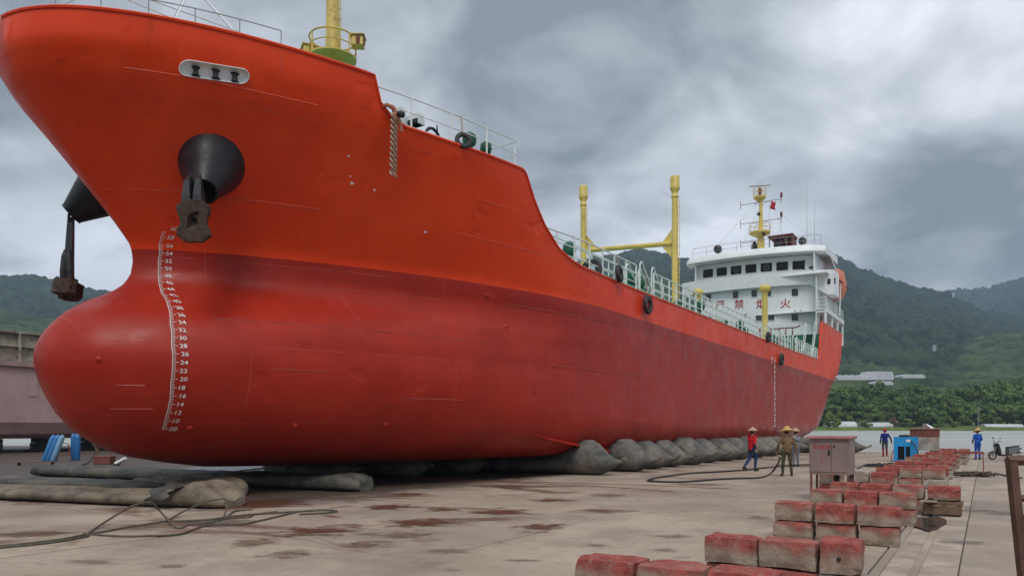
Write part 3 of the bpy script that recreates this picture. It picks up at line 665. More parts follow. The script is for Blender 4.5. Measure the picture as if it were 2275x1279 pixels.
for k in (2,4):
    c=(wwin[k][0]+wwin[k][1])/2; y=yf(c,74.15); zc=(wwin[k][2]+wwin[k][3])/2; m=MB()
    m.tube([(c+.24*math.cos(t),y+.04,zc+.24*math.sin(t)) for t in np.linspace(0,2*math.pi,20)[:-1]],.02,5,closed=True); m.cyl((c,y+.05,zc),(c,y+.02,zc),.05,.05,8); m.build('clear_view_screen',M_grey,house,True)
m=MB(); m.box((-14.05,yf(-14.05,74.15)-.03,17.15),(.5,.06,.22)); m.build('side_light_board',M_green,house)
# roof with its thick rounded visor
m=MB(); X=np.linspace(-25.9,-12.7,34)
def visor(x):
    e=min(1,(x+25.9)/.5+.02,(-12.7-x)/1.6+.02)**.5; y=yf(x,73.0)+(1-e)*.5
    return [Vector((x,y+1.4,18.42)),Vector((x,y+.12,18.40)),Vector((x,y,18.52)),Vector((x,y+.06,18.8)),Vector((x,y+.30,19.02+.15*e)),Vector((x,y+.8,19.10+.2*e)),Vector((x,81.5,19.2+.15*e)),Vector((x,81.5,18.42))]
rw=[visor(x) for x in X]; m.grid(rw,0,True); m.add(rw[0],[tuple(range(8))]); m.add(rw[-1],[tuple(range(7,-1,-1))]); m.build('wheelhouse_roof',M_white,house,True)
railing([Vector((x,yf(x,74.0),19.2)) for x in np.linspace(-25.4,-13.2,9)],1.0,ship,M_grey,1.5,(1.0,.5),.02,'roof_rail',.02)
# lettering painted on the house front
for ch,x in zip('严禁烟火',(-22.95,-21.05,-18.95,-16.75)):
    vs,fs=text_mesh(ch,.98,.012); z0=13.70-.045*(x+HX+37.6)-.0; m=MB(); m.add([Vector((x+u,yf(x+u,74.)-.012,13.78-.055*(x+22.9)+v)) for u,v in vs],fs); m.build('lettering',M_markred,house)
# lamps under the lettering
for x in (-19.9,-15.4,-14.9): m=MB(); m.lathe([(.08,0),(.11,.5),(.05,1)],(x,yf(x)-.02,13.0),(x,yf(x)-.2,12.95),10); m.build('deck_lamp',M_grey,house,True)
# port side galleries: boat deck, pillars and rail
m=MB(); m.box((-12.9,79.0,12.80),(.9,10.0,.34)); m.box((-12.62,79.0,12.95),(.12,10.0,.12)); m.build('boat_deck',M_white,house)
for y in (74.2,77.6,80.8,83.9):
    m=MB(); m.box((-12.60,y,11.6),(.16,.30,2.4)); m.build('gallery_pillar',M_white,house)
railing([Vector((-13.4,74.05,12.97)),Vector((-12.58,74.05,12.97)),Vector((-12.56,80,12.97)),Vector((-12.56,83.9,12.97))],1.05,ship,M_rail,1.2,(1.0,.66,.33),.024)
m=MB(); m.box((-13.33,76.2,11.6),(.06,.8,1.9)); m.build('gallery_door',M_redbrown,house)
m=MB(); m.lathe([(.16,0),(.16,.8),(.05,1)],(-13.1,75.0,10.32),(-13.1,75.0,11.9),10); m.build('fire_extinguisher',M_red,house,True)
# poop front: hand rail, hose box and red pipe
railing([Vector((x,71.35,10.3)) for x in (-24.6,-19,-14.2)],1.0,ship,M_rail,1.6,(1.0,.5),.022)
m=MB(); m.tube([(-17.0,71.5,11.05),(-14.6,71.5,11.05),(-14.3,71.4,11.2)],.06,8)
for x in (-16.2,-15.6,-15.0): m.cyl((x,71.5,10.3),(x,71.5,11.05),.06,.06,8)
m.build('foam_monitor_pipe',M_redbrown,ship,True)
m=MB(); m.cbox((-17.6,71.6,10.95),(1.0,.5,.75),.03); m.build('fire_hose_box',M_red,ship)
# stairs from the main deck to the poop
st_=empty('stairway',(-13.35,69.9,7.6),parent=ship); t0,t1=Vector((0,69.5,7.62)),Vector((0,71.2,10.4))
for x in (-13.75,-12.95):
    m=MB(); m.box((x,(t0.y+t1.y)/2,(t0.z+t1.z)/2),(.05,.28,(t1-t0).length),mat=Matrix.Rotation(-math.atan2(t1.y-t0.y,t1.z-t0.z),3,'X')); m.build('stringer',M_rail,st_)
    m=MB(); m.tube([(x,69.35,7.65),(x,69.35,8.6),(x,71.05,11.4),(x,71.4,11.4),(x,71.4,10.3)],.028,6); m.build('hand_rail',M_rail,st_,True)
for k in range(11):
    p=t0.lerp(t1,(k+.6)/11.3); m=MB(); m.box((-13.35,p.y,p.z),(.76,.22,.035)); m.build('tread',M_green,st_)
# main mast on the wheelhouse roof
mx,my=HX+.1,74.9
m=MB(); m.lathe([(.36,0),(.34,.22),(.24,.26),(.19,.6),(.15,1)],(mx,my,19.2),(mx,my,24.75),14); mast=m.build('main_mast',M_yellow,ship,True)
for z,r,h in ((21.05,1.05,.62),(24.55,.62,.5)):
    m=MB(); m.lathe([(.22,0),(r*.95,.7),(r,.75),(r,1.0)],(mx-.1,my,z-.75*h),(mx-.1,my,z+.1),8); m.build('mast_platform',M_yellow,mast)
    m=MB()
    for hh in (.85,.45): m.tube([(mx-.1+r*math.cos(t),my+r*math.sin(t),z+hh) for t in np.linspace(0,2*math.pi,9)[:-1]],.022,5,closed=True)
    for t in np.linspace(0,2*math.pi,9)[:-1]: m.cyl((mx-.1+r*math.cos(t),my+r*math.sin(t),z),(mx-.1+r*math.cos(t),my+r*math.sin(t),z+.85),.02,.02,5)
    m.build('platform_rail',M_yellow,mast)
m=MB(); m.lathe([(.12,0),(.14,.5),(.2,.55),(.2,.8),(.08,1)],(mx-.1,my,24.6),(mx-.1,my,25.55),10); m.build('radar_motor',M_redbrown,mast,True)
m=MB(); m.cbox((mx-.1,my,25.75),(2.0,.16,.13),.03,.35); m.cyl((mx-.1,my,25.5),(mx-.1,my,25.7),.07,.05,8); m.build('radar_scanner',M_grey,mast)
for z in (24.1,22.2,20.3):
    a,b=(-20.7,-16.75) if z>21 else (-20.7,mx)
    m=MB(); m.tube([(a,my,z+.02),(b,my,z)],.035,6)
    for x in ((a,b) if z>21 else (a,)): m.cyl((x,my,z-.4),(x,my,z+.4),.035,.035,6)
    if z>21:
        m.tube([(mx-.1,my,z-.3),(mx-.7,my,z)],.02,5); m.tube([(mx+.1,my,z-.3),(mx+.7,my,z)],.02,5)
    m.build('signal_yard',M_grey,mast)
    if z>21:
        m=MB(); m.lathe([(.09,0),(.11,.1),(.11,.9),(.06,1)],(b,my,z+.15),(b,my,z+.65),10); m.build('signal_lamp',M_redbrown,mast,True)
m=MB()
for p,q in [((mx,my,24.4),(-24.0,75,19.6)),((mx,my,23.9),(-20.6,74.6,19.6)),((mx,my,23.9),(-20.0,75.6,19.6)),((-16.8,my,22.6),(-13.6,75,19.7)),((-17.6,my,24.1),(-16.3,75,19.6)),((-17.9,my,24.1),(-18.0,75.4,19.6)),((-16.9,my,24.1),(-16.9,75.4,19.6))]: m.tube([p,q],.011,4)
m.build('rigging',M_grey,mast)
for x,zt in ((-14.6,26.3),(-13.9,23.8)): m=MB(); m.tube([(x,76,19.3),(x,76,zt)],[.025,.008],5); m.build('whip_aerial',M_grey,house)
m=MB(); m.lathe([(.10,0),(.18,.3),(.17,.6),(.05,1)],(mx-.15,my-.2,22.9),(mx-.15,my-.3,22.9),10); m.lathe([(.16,0),(.18,.5),(.1,1)],(mx+.45,my-.7,20.75),(mx+.45,my-.9,20.7),10); m.build('mast_floodlight',M_blk2,mast,True)
# searchlights and the monkey-island shelter
for x,y,r,h in ((-22.9,74.6,.40,.85),(-14.95,75.6,.36,.8)):
    m=MB(); m.cyl((x,y,19.2),(x,y,19.2+h*.5),.10,.10,8); m.lathe([(r*.7,0),(r,.15),(r,.85),(r*.75,1)],(x+.05,y-.30,19.3+h*.75),(x-.05,y+.30,19.3+h*.75),16); m.build('searchlight',M_steelblk,house,True)
m=MB()
for x,y in ((-18.0,75.4),(-15.9,75.6),(-18.0,77.4),(-15.9,77.4)): m.box((x,y,19.9),(.10,.10,1.5))
m.box((-16.95,76.4,20.68),(2.4,2.4,.10)); m.box((-16.95,77.35,19.9),(2.1,.05,1.4)); m.box((-15.92,76.4,20.1),(.05,1.8,1.1)); m.build('compass_shelter',M_redbrown,house)
m=MB(); m.lathe([(.3,0),(.3,.6),(.2,.8),(.22,1)],(-17.3,76.0,19.2),(-17.3,76.0,20.4),12); m.build('binnacle',M_steelblk,house,True); m=MB(); m.lathe([(.35,0),(.3,.7),(.1,1)],(-19.5,75.6,19.2),(-19.5,75.6,20.5),12); m.build('vent_cowl',M_steelblk,house,True)
# funnel behind, port bridge-wing stay
m=MB(); m.cyl((-12.05,77.4,16.7),(-12.6,76.5,18.45),.05,.05,6); m.build('wing_stay',M_white,house); m=MB(); m.cyl((-12.2,79.5,13.0),(-12.1,79.5,16.3),.06,.06,6); m.build('boat_davit',M_white,house)

# ------------------------------------------------------------------ lifeboat, flag, anchors, fenders, rope: things of their own that the ship carries
m=MB(); rows=[]
for k in range(17):
    f=k/16; y=76.2+f*6.2; w=1.05*max(.04,1-abs(2*f-1)**2.6)**.6; h=1.0
    rows.append([Vector((-12.62+w*math.cos(t)*.62,y+2.0,16.35+(1.55 if math.sin(t)>0 else 1.45)*math.sin(t)*max(.25,1-abs(2*f-1)**3))) for t in np.linspace(0,2*math.pi,21)])
m.grid(rows,0,False)
boat=m.build('lifeboat',M_orange,None,True); tag(boat,'orange enclosed lifeboat hung behind the port bridge wing','lifeboat')
m=MB(); m.box((-12.62,81.3,16.30),(1.28,5.4,.12)); m.build('rubbing_strake',M_redbrown,boat)
m=MB(); m.cbox((-12.62,82.9,17.8),(.6,1.3,.4),.1); m.build('conning_hatch',M_orange,boat)
m=MB(); m.grid([[Vector((-17.72+.09*k+.05*math.sin(k*1.4+j),74.7+.05*math.sin(k*2+j),24.0-.13*j-.03*k)) for k in range(6)] for j in range(7)])
fl=m.build('signal_flag',M_red,None,True); tag(fl,'small red flag flying from the mast above the bridge','flag')
fl.modifiers.new('thick','SOLIDIFY').thickness=.008
def cone_pocket(side):
    b0=hp(11.6,8.40,-.35); up_=Vector((0,0,0)) if side>0 else Vector((-.22,0,.42)); bx=Vector((LC+side*(b0.x-LC),b0.y,b0.z))+up_*.6; T=at_D(453,426,17.8); Tx=Vector((LC+side*(T.x-LC),T.y,T.z))+up_; ax=(Tx-bx).normalized()
    m=MB(); L=(Tx-bx).length
    m.lathe([(.90,0),(.76,.25),(.315,.98),(.33,1.0),(.275,1.0),(.25,.75)],bx,Tx,36,caps=False); m.lathe([(.27,.0),(.27,.02)],bx+ax*L*.7,Tx,20)
    o=m.build('anchor_pocket',M_black,ship,True)
    m=MB(); n=30; u=ax.orthogonal().normalized(); w=ax.cross(u); P=[]
    return bx,Tx,ax
bP,tP,aP=cone_pocket(1); bS,tS,aS=cone_pocket(-1)
def anchor(name,ring,end,palm,up,label,hug,cw=.80,ch=.95,lift=0.,thick=.24):
    """stockless anchor: shank from ring to end, crown block whose palm faces 'palm' and whose long side lies along 'up', two flukes folded back beside the shank"""
    ring=Vector(ring); end=Vector(end); a=(end-ring).normalized(); L=(end-ring).length
    n=Vector(palm).normalized(); u=(Vector(up)-n*Vector(up).dot(n)).normalized(); w=u.cross(n); M=Matrix((w,u,n)).transposed()
    su=(Vector(up)-a*Vector(up).dot(a)).normalized(); sw=su.cross(a)
    root=empty(name,end,label,'anchor')
    m=MB(); rows=[]
    for f,k in ((0,.75),(.5,1.0),(.9,1.25),(1.0,1.3)): rows.append([ring+a*L*f+(sw*x+su*y)*k for x,y in ((-.10,-.07),(.10,-.07),(.10,.07),(-.10,.07))])
    vs=[p for r in rows for p in r]; m.add(vs,[(j*4+k,j*4+(k+1)%4,(j+1)*4+(k+1)%4,(j+1)*4+k) for j in range(3) for k in range(4)]+[(3,2,1,0),(12,13,14,15)]); m.build('shank',M_steelblk,root)
    m=MB(); m.tube([ring+(a*math.cos(t)+su*math.sin(t))*.13 for t in np.linspace(0,2*math.pi,14)[:-1]],.035,6,closed=True); m.build('shackle',M_steelblk,root,True)
    bm=bmesh.new(); bmesh.ops.create_cube(bm,size=1); bmesh.ops.subdivide_edges(bm,edges=bm.edges[:],cuts=6,use_grid_fill=True)
    for v in bm.verts:      # waisted iron block, rounded lobes, with a socket in its palm
        x,y,z=v.co; waist=.86+.14*math.cos((abs(y)-.36)*2*math.pi*1.6); corner=max(0,abs(x)-.3)*max(0,abs(y)-.3)*6
        v.co=Vector((x*cw*waist*(1-corner)+.05*y+.012*math.sin(23*y+17*z+9*x),y*ch*(1-corner*.6)+.012*math.sin(19*x+11*z),z*thick-(.15 if abs(x)<.18 and abs(y)<.15 and z>.4 else 0)+.04*math.cos(x*3)))
    m=MB(); bm.verts.index_update(); m.add([M@v.co+end for v in bm.verts],[[v.index for v in f.verts] for f in bm.faces]); bm.free(); m.build('crown',M_rustplate,root,False)
    for sgn in (-1,1):
        m=MB(); c=end+sw*sgn*hug; tip=c-a*1.08+su*(.14+lift); mid=c-a*.5+su*(.10+lift*.6); Q=[]
        for p,hw,ht in ((c-a*.02,.12,.11),(mid,.10,.09),(tip+a*.2,.07,.06),(tip,.02,.03)): Q.append([p+sw*hw+su*ht,p-sw*hw+su*ht,p-sw*hw-su*ht,p+sw*hw-su*ht])
        vs=[p for r in Q for p in r]; m.add(vs,[(j*4+k,j*4+(k+1)%4,(j+1)*4+(k+1)%4,(j+1)*4+k) for j in range(3) for k in range(4)]+[(3,2,1,0),(12,13,14,15)]); m.build('fluke',M_steelblk,root)
    return root
e1=at_D(431,492,17.45); anchor('anchor',tP-aP*.75,e1,(.72,-.68,-.12),(-.08,.0,1),'black anchor with rusty crown seated in the port hawse cone',.14,lift=.30)
rS=tS+Vector((0,0,-.10)); anchor('anchor',rS,rS+Vector((.03,-.10,-2.05)),(.1,-.2,-1),(.6,-.8,0),'black anchor hanging down below the hawse cone beyond the bow',.05,.70,.70,0.,.42)
m=MB()
for k in range(3): m.tube([tS-aS*(.3-.14*k)+Vector((math.cos(t)*.06*(k%2),math.cos(t)*.06*(1-k%2),math.sin(t)*.10-.04*k)) for t in np.linspace(0,2*math.pi,12)[:-1]],.025,6,closed=True)
tag(m.build('anchor_chain',M_steelblk,None,True),'short black chain links above the hanging starboard anchor','chain')
def tyre(name,c,axis,Ro,ri,label,mat=M_rubber,flat=1.0):
    c=Vector(c); a=Vector(axis).normalized(); w=a.cross(Vector((0,0,1))); w=w.normalized(); u=w.cross(a); root=empty(name,c-Vector((0,0,Ro)),label,'tyre','tyre fenders on the ship')
    m=MB(); rm=(Ro+ri)/2; rt=(Ro-ri)/2; n,k=30,12; vs=[];fs=[]
    for i in range(n):
        t=2*math.pi*i/n; d=u*math.cos(t)+w*math.sin(t)*flat
        for j in range(k):
            s=2*math.pi*j/k; cs=math.cos(s); sn=math.sin(s); cs=math.copysign(abs(cs)**.6,cs); vs.append(c+d*(rm+rt*cs)+a*(rt*.85*sn))
    for i in range(n):
        for j in range(k): fs.append((i*k+j,((i+1)%n)*k+j,((i+1)%n)*k+(j+1)%k,i*k+(j+1)%k))
    m.add(vs,fs); m.build('tyre_carcass',mat,root,True); return root,m
def ropeline(path,r,parent,mat=M_rope,name='lanyard'):
    m=MB(); m.tube(path,r,6); return m.build(name,mat,parent,True)
t,_=tyre('tyre_fender',(-12.30,30.15,7.12),(1,0,0),.42,.20,'black tyre fender painted red above, hung below the forward gangway hoops',paint('oversprayed_rubber',(.030,.018,.017),.6,.4,3,(.20,.035,.02),.55)); ropeline([(-12.45,30.15,8.4),(-12.32,30.15,7.75),(-12.30,30.0,7.6),(-12.3,30.15,7.45)],.025,t)
t,_=tyre('tyre_fender',(-12.30,55.1,6.70),(1,0,0),.46,.23,'black tyre fender hung beside the midship draught marks'); ropeline([(-12.42,55.1,8.7),(-12.32,55.1,7.25),(-12.30,55.1,7.0)],.025,t)
t,_=tyre('tyre_fender',(-12.36,27.3,7.98),(1,.15,.1),.36,.13,'small black tyre propped against the main deck rail'); ropeline([(-12.5,27.3,8.75),(-12.38,27.3,8.3)],.02,t)
t,_=tyre('tyre_fender',(-12.98,17.62,10.28),(.7,-.6,.2),.26,.12,'black tyre leaning on the forecastle quarter rail'); ropeline([(-13.05,17.6,11.0),(-13.0,17.6,10.5)],.02,t)
t,_=tyre('tyre_fender',(-12.9,25.9,7.95),(.3,-1,.1),.42,.18,'black tyre lying inboard of the main deck rail by the bow')
t,_=tyre('tyre_fender',(-12.4,51.6,7.95),(1,0,0),.38,.16,'black tyre hung on the deck rail near the yellow ventilator post')
# mooring rope hung over the bulwark
rp=empty('mooring_rope',(-13.95,15.25,8.6),'frayed tan rope hanging in doubled strands down the bow plating','rope'); top=Vector((-13.36,14.95,10.28))
for q in range(4):
    P=[]; base=Vector((.045*math.cos(q*1.57),.045*math.sin(q*1.57),0))
    for k in range(46):
        f=k/45; z=10.22-1.60*f-(.03*q if f>.9 else 0); x=-13.36-.05*f; an=f*34+q*1.57
        P.append(Vector((x+.045*math.cos(an),15.02+.10*f*0+(.05 if q%2 else -.05)+.045*math.sin(an),z)))
    m=MB(); m.tube(P,.028,6); m.build('strand',M_rope,rp,True)
m=MB(); m.tube([(-13.62,14.85,10.40),(-13.50,14.86,10.44),(-13.38,14.98,10.38),(-13.36,15.06,10.26),(-13.33,14.97,10.15),(-13.33,15.06,10.02)],[.04,.055,.07,.075,.065,.04],8); m.tube([(-13.32,15.1,10.2),(-13.28,15.2,9.95),(-13.3,15.22,9.8)],[.05,.04,.06],6); m.build('knot',M_ropepink,rp,True)
m=MB(); m.lathe([(.05,0),(.09,.3),(.09,.8),(.05,1)],(-13.3,15.05,10.24),(-13.15,15.2,10.2),8); m.build('tail_whipping',M_blk2,rp,True)

# ------------------------------------------------------------------ the ground: river bed sheet, yard slabs, drain, water, far bank, hills
def sheet(name,pts,mat,kind='structure'):
    m=MB(); m.add(pts,[tuple(range(len(pts)))]); return tag(m.build(name,mat),kind=kind)
M_bed=paint('river_bed',(.10,.085,.06),.9,.3,.2)
sheet('ground',[(-2650,-600,-6),(2250,-600,-6),(2250,2300,-6),(-2650,2300,-6)],M_bed)
YARD=[(-140,-60,-.03),(60,-60,-.03),(60,104,-.03),(2.5,67.6,-.03),(-6.8,61.8,-.03),(-12,60.5,-.03),(-13,82,-.03),(-140,82,-.03)]
m=MB(); n=len(YARD); m.add(YARD+[(x,y,-3) for x,y,z in YARD],[tuple(range(n))]+[(k,n+k,n+(k+1)%n,(k+1)%n) for k in range(n)])
yard=tag(m.build('yard',M_joint,origin=(0,0,-3)),kind='structure')
def edgeY(x): return float(np.interp(x,[-13,-12,-6.8,2.5,60],[60.2,60.4,61.6,67.4,103]))
xl=[-66.6,-61.6,-56.6,-51.6,-46.6,-41.6,-36.6,-31.5,-26.5,-21.5,-16.5,-11.5,-6.5,-1.22]; xr=[-.30,4.6,9.6,14.6,19.6]
rs=random.Random(5)
def slab(x0,x1,y0,y1):
    g=.022; t=rs.uniform(-.004,.004); P=[(x0+g,y0+g,0),(x1-g,y0+g,0),(x1-g,y1-g,0),(x0+g,y1-g,0)]; P=[(x,y,z+t+rs.uniform(-.003,.003)) for x,y,z in P]
    m=MB(); b=.012; c=((x0+x1)/2,(y0+y1)/2); Q=[(x+(b if x<c[0] else -b),y+(b if y<c[1] else -b),z) for x,y,z in P]; P2=[(x,y,z-.012) for x,y,z in P]; D=[(x,y,-.028) for x,y,z in P]
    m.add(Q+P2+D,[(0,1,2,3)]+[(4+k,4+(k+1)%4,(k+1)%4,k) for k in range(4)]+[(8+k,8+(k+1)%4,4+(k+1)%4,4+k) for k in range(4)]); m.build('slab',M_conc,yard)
for xs_ in (xl,xr):
    for x0,x1 in zip(xs_,xs_[1:]):
        y=2.5+((x0*7)%3)*.4
        while True:
            y1=y+5.2
            lim=min(edgeY(x0),edgeY(x1)) if x1>-13 else 78
            if y1>lim: break
            slab(x0,x1,y,y1); y=y1
# drain: shallow recessed gutter with two kerb strips
M_gut=paint('gutter_concrete',(.36,.29,.225),.85,.25,1.2,(.12,.10,.085),.6,bump=.4)
for x0,x1 in ((-1.21,-1.10),(-.80,-.70)):
    m=MB(); m.cbox(((x0+x1)/2,33,-.012),(x1-x0,61,.03),.006); m.build('gutter_kerb',M_conc,yard)
m=MB(); m.box((-.95,33,-.024),(.30,61,.008)); m.build('gutter_floor',M_gut,yard)
m=MB(); m.box((-.493,33,-.012),(.405,61,.03)); m.build('gutter_apron',M_gut,yard)
def water_mat(name,c,rough,bs,bd,stretch):
    t=NT(name); t.bump(t.math('ADD',t.noise(bs,5,.6,stretch=stretch),t.math('MULTIPLY',t.noise(bs*4,3,stretch=stretch),.3)),.6,bd)
    return t.set(t.mix(t.ramp(t.noise(.03,3),.3,.7),tuple(Vector(c)*.85),tuple(Vector(c)*1.1)),rough,0,.5)
M_water=water_mat('river_water',(.50,.50,.46),.25,.5,.30,(1,1,1))
def puddle(px,py,rx,ry,seed,z=.008,mat=None):
    rr=random.Random(seed); c=at_z(px,py,z); n=26; P=[]
    for k in range(n):
        t=2*math.pi*k/n; q=.75+.35*mnoise.noise(Vector((math.cos(t)*1.3,math.sin(t)*1.3,seed))); P.append(c+Vector((rx*q*math.cos(t),ry*q*math.sin(t),0)))
    m=MB(); m.add(P,[tuple(range(n))]); return tag(m.build('puddle',mat or M_pud),kind='structure')
M_pud=paint('standing_water',(.055,.048,.042),.05,.2,2,bump=.02,bscale=3)
p=puddle(2064,1158,.42,1.5,3,.010)
def stain_mat(name,c,amt,rough):
    """irregular soaked-in patch: the mark fades into the slab along a ragged edge"""
    t=NT(name); s_=t.sep(t.obj); r2=t.math('SQRT',t.math('ADD',t.math('MULTIPLY',s_[0],s_[0]),t.math('MULTIPLY',s_[1],s_[1])))
    oi=t.n('ShaderNodeObjectInfo'); vm=t.n('ShaderNodeVectorMath'); vm.operation='ADD'; cb=t.n('ShaderNodeCombineXYZ'); t.l(t.math('MULTIPLY',oi.outputs['Random'],40),cb.inputs[2]); t.l(t.obj,vm.inputs[0]); t.l(cb.outputs[0],vm.inputs[1])
    n=t.noise(1.0,6,.68,vec=vm.outputs[0],stretch=(1.0,2.2,1),dist=.8); f=t.ramp(t.math('ADD',t.math('MULTIPLY',r2,.75),t.math('MULTIPLY',t.math('SUBTRACT',n,.5),3.0)),.72,.18); f=t.math('MULTIPLY',f,amt)
    tr=t.n('ShaderNodeBsdfTransparent'); mx=t.n('ShaderNodeMixShader'); t.l(f,mx.inputs[0]); t.l(tr.outputs[0],mx.inputs[1]); t.l(t.b.outputs[0],mx.inputs[2]); t.l(mx.outputs[0],t.t.nodes['Material Output'].inputs['Surface'])
    return t.set(t.mix(t.ramp(t.noise(5,5),.35,.65),tuple(Vector(c)*.7),tuple(Vector(c)*1.25)),rough,0,.4)
ST_R=stain_mat('rust_wash_stain',(.115,.045,.026),.85,.5); ST_B=stain_mat('brown_stain',(.17,.105,.065),.7,.7); ST_D=stain_mat('damp_stain',(.13,.11,.09),.50,.5)
sm_=MB(); sm_.add([(math.cos(t)*1.25,math.sin(t)*1.25,0) for t in np.linspace(0,2*math.pi,25)[:-1]],[tuple(range(24))]); stm={}
for mt in (ST_R,ST_B,ST_D): q=sm_.mesh('stain'); q.materials.append(mt); stm[mt.name]=q
for k,(px,py,w,h,mt) in enumerate([(888,1099,75,6,ST_R),(872,1124,70,8,ST_R),(990,1131,45,5,ST_R),(1118,1136,80,8,ST_R),(943,1160,100,10,ST_R),(1075,1152,90,5,ST_B),(1200,1169,65,10,ST_R),(1335,1134,75,6,ST_R),(888,1186,90,11,ST_B),(820,1207,70,8,ST_B),(700,1178,95,12,ST_R),(567,1203,60,10,ST_B),(643,1229,65,12,ST_B),(382,1255,35,5,ST_D),(75,1184,110,9,ST_R),(330,1168,150,9,ST_B),(560,1120,160,14,ST_R),(930,1078,200,10,ST_D),(760,1108,120,10,ST_D),(1120,1080,150,5,ST_R),(1000,1222,70,6,ST_D),(1160,1243,45,4,ST_D),(1330,1209,40,5,ST_D),(1470,1219,35,4,ST_D),(1680,1148,40,5,ST_D),(1350,1099,50,4,ST_D),(1560,1075,80,4,ST_D),(2190,1135,90,14,ST_D),(2140,1203,60,6,ST_D),(200,1245,90,8,ST_D),(480,1160,120,10,ST_D),(1850,1035,90,6,ST_B),(1500,1190,55,5,ST_D),(1230,1110,60,4,ST_R)]):
    c=at_z(px,py,.009+.0007*(k%8)); zc=F*HC/(py-HZ); a_=w*zc/F; b_=h*zc*zc/(F*HC); o=mesh_obj('stain',stm[mt.name],c,yard,(0,0,TH),(a_,b_,1))
# the river lies in true level while the slipway dips towards it, so it climbs a little against the yard
WS=.0063
def wz(p): d=p.dot(VIEW); return -.16+(d-55)*WS if d>55 else -.16
P=[]
m=MB(); A_=[Vector((-ST*d,CT*d,0)) for d in (40,55,232)]; rows=[]
for d in (30,55,150,245):
    rows.append([VIEW*d+RIGHT*x+Vector((0,0,-.16+max(0,d-55)*WS)) for x in (-500,-150,-40,40,150,500)])
m.grid(rows,0,True); tag(m.build('river',M_water),kind='structure')
def grass_mat():
    t=NT('bank_grass'); k=t.mix(t.ramp(t.noise(.25,6,.7),.35,.65),(.055,.085,.018),(.13,.18,.035)); t.bump(t.noise(3,5),.8,.2); return t.set(k,.9,0,.2)
M_grass=grass_mat()
DS=230.; zs=-.16+(DS-55)*WS
rs=random.Random(2); m=MB(); rows=[]
for k,(d,dz) in enumerate([(DS-3,-.5),(DS,.15),(DS+5,.9),(DS+14,1.3),(DS+60,2.2),(DS+160,5),(DS+420,22)]):
    rows.append([VIEW*(d+(3*mnoise.noise(Vector((x*.03,k,0))) if k<3 else 0))+RIGHT*x*(1 if k<5 else 2)+Vector((0,0,zs+dz+(.4*mnoise.noise(Vector((x*.05,k,3))) if k>0 else 0))) for x in np.linspace(-420,420,120)])
m.grid(rows,0,True); bank=tag(m.build('far_bank',M_grass,smooth=True),kind='structure')
def forest_mat(name,a,b,scale):
    t=NT(name); n1=t.noise(scale,5,.7); n2=t.noise(scale*.22,4,.6,off=(30,8,2))
    k=t.mix(t.ramp(n1,.35,.65),a,b); k=t.mix(t.math('MULTIPLY',t.ramp(n2,.5,.68),.55),k,(b[0]*1.5,b[1]*1.35,b[2]*1.2)); return t.set(k,.95,0,.1)
M_forest=forest_mat('forest_canopy',(.007,.015,.009),(.036,.060,.028),.075)
M_scrub=forest_mat('terraced_scrub',(.018,.036,.014),(.066,.096,.040),.07)
def hill(name,ridge,d0,d1,mat,cols,rows_n,base,seed,canopy=4.,rough=28.,power=1.0,lab=None):
    """ridge: skyline as (photo column, photo row) sighted at distance d1; the slope climbs to it from d0"""
    rx=[p[0] for p in ridge]; ry=[p[1] for p in ridge]; R_=[]
    for j in range(rows_n+1):
        f=j/rows_n; row=[]
        for i in range(cols+1):
            px=rx[0]+(rx[-1]-rx[0])*i/cols; top=(HZ-float(np.interp(px,rx,ry)))/F*d1+HC
            d=d0+(d1-d0)*f*(1+.0); p=at_D(px,HZ,d); q=Vector((p.x*.004,p.y*.004,seed))
            spur=mnoise.fractal(Vector((p.x*.0022,p.y*.0022,seed)),1.0,2.0,4)*rough*4.*math.sin(math.pi*min(f,1))*.5
            h=base+(top-base)*(f**power)+spur*(1-f)
            h+=canopy*(mnoise.noise(Vector((p.x*.085,p.y*.085,seed)))+.6*mnoise.noise(Vector((p.x*.19,p.y*.19,seed))))*min(1,f*5+.3)
            row.append((p.x,p.y,h))
        R_.append(row)
    # back side falls away
    R_.append([(x*1.08,y*1.08,z*.75) for x,y,z in R_[-1]])
    m=MB(); m.grid(R_,0,True); return tag(m.build(name,mat,smooth=False),kind='structure')
hill('hill',[(900,640),(1200,600),(1395,556),(1420,551),(1445,555),(1475,562),(1530,578),(1620,590),(1700,565),(1790,548),(1838,560),(1865,573),(1885,580),(1920,602),(1950,612),(1985,624),(2010,628),(2040,640),(2080,648),(2100,652),(2180,690),(2350,720),(2600,760)],430,1150,M_forest,460,150,24,1.7,7.)
hill('hill',[(1800,700),(1990,672),(2060,655),(2085,647),(2110,645),(2145,641),(2190,640),(2220,630),(2250,622),(2275,616),(2330,606),(2450,590),(2700,640)],900,1800,M_forest,240,80,40,5.1,9.)
hill('foothill',[(1500,830),(1750,800),(1850,772),(1900,765),(1960,772),(2030,785),(2090,775),(2150,752),(2200,742),(2275,730),(2400,715),(2600,720)],330,640,M_scrub,320,100,9,9.3,3.4,12)
hill('hill',[(-400,640),(-150,628),(0,612),(40,616),(80,611),(110,618),(135,622),(175,637),(220,643),(300,660),(450,700),(700,760)],420,1000,M_forest,260,100,18,3.3,6.)
hill('foothill',[(-400,720),(-100,690),(0,688),(80,702),(160,720),(300,760),(600,800)],330,560,M_scrub,120,50,9,6.2,3.,10)

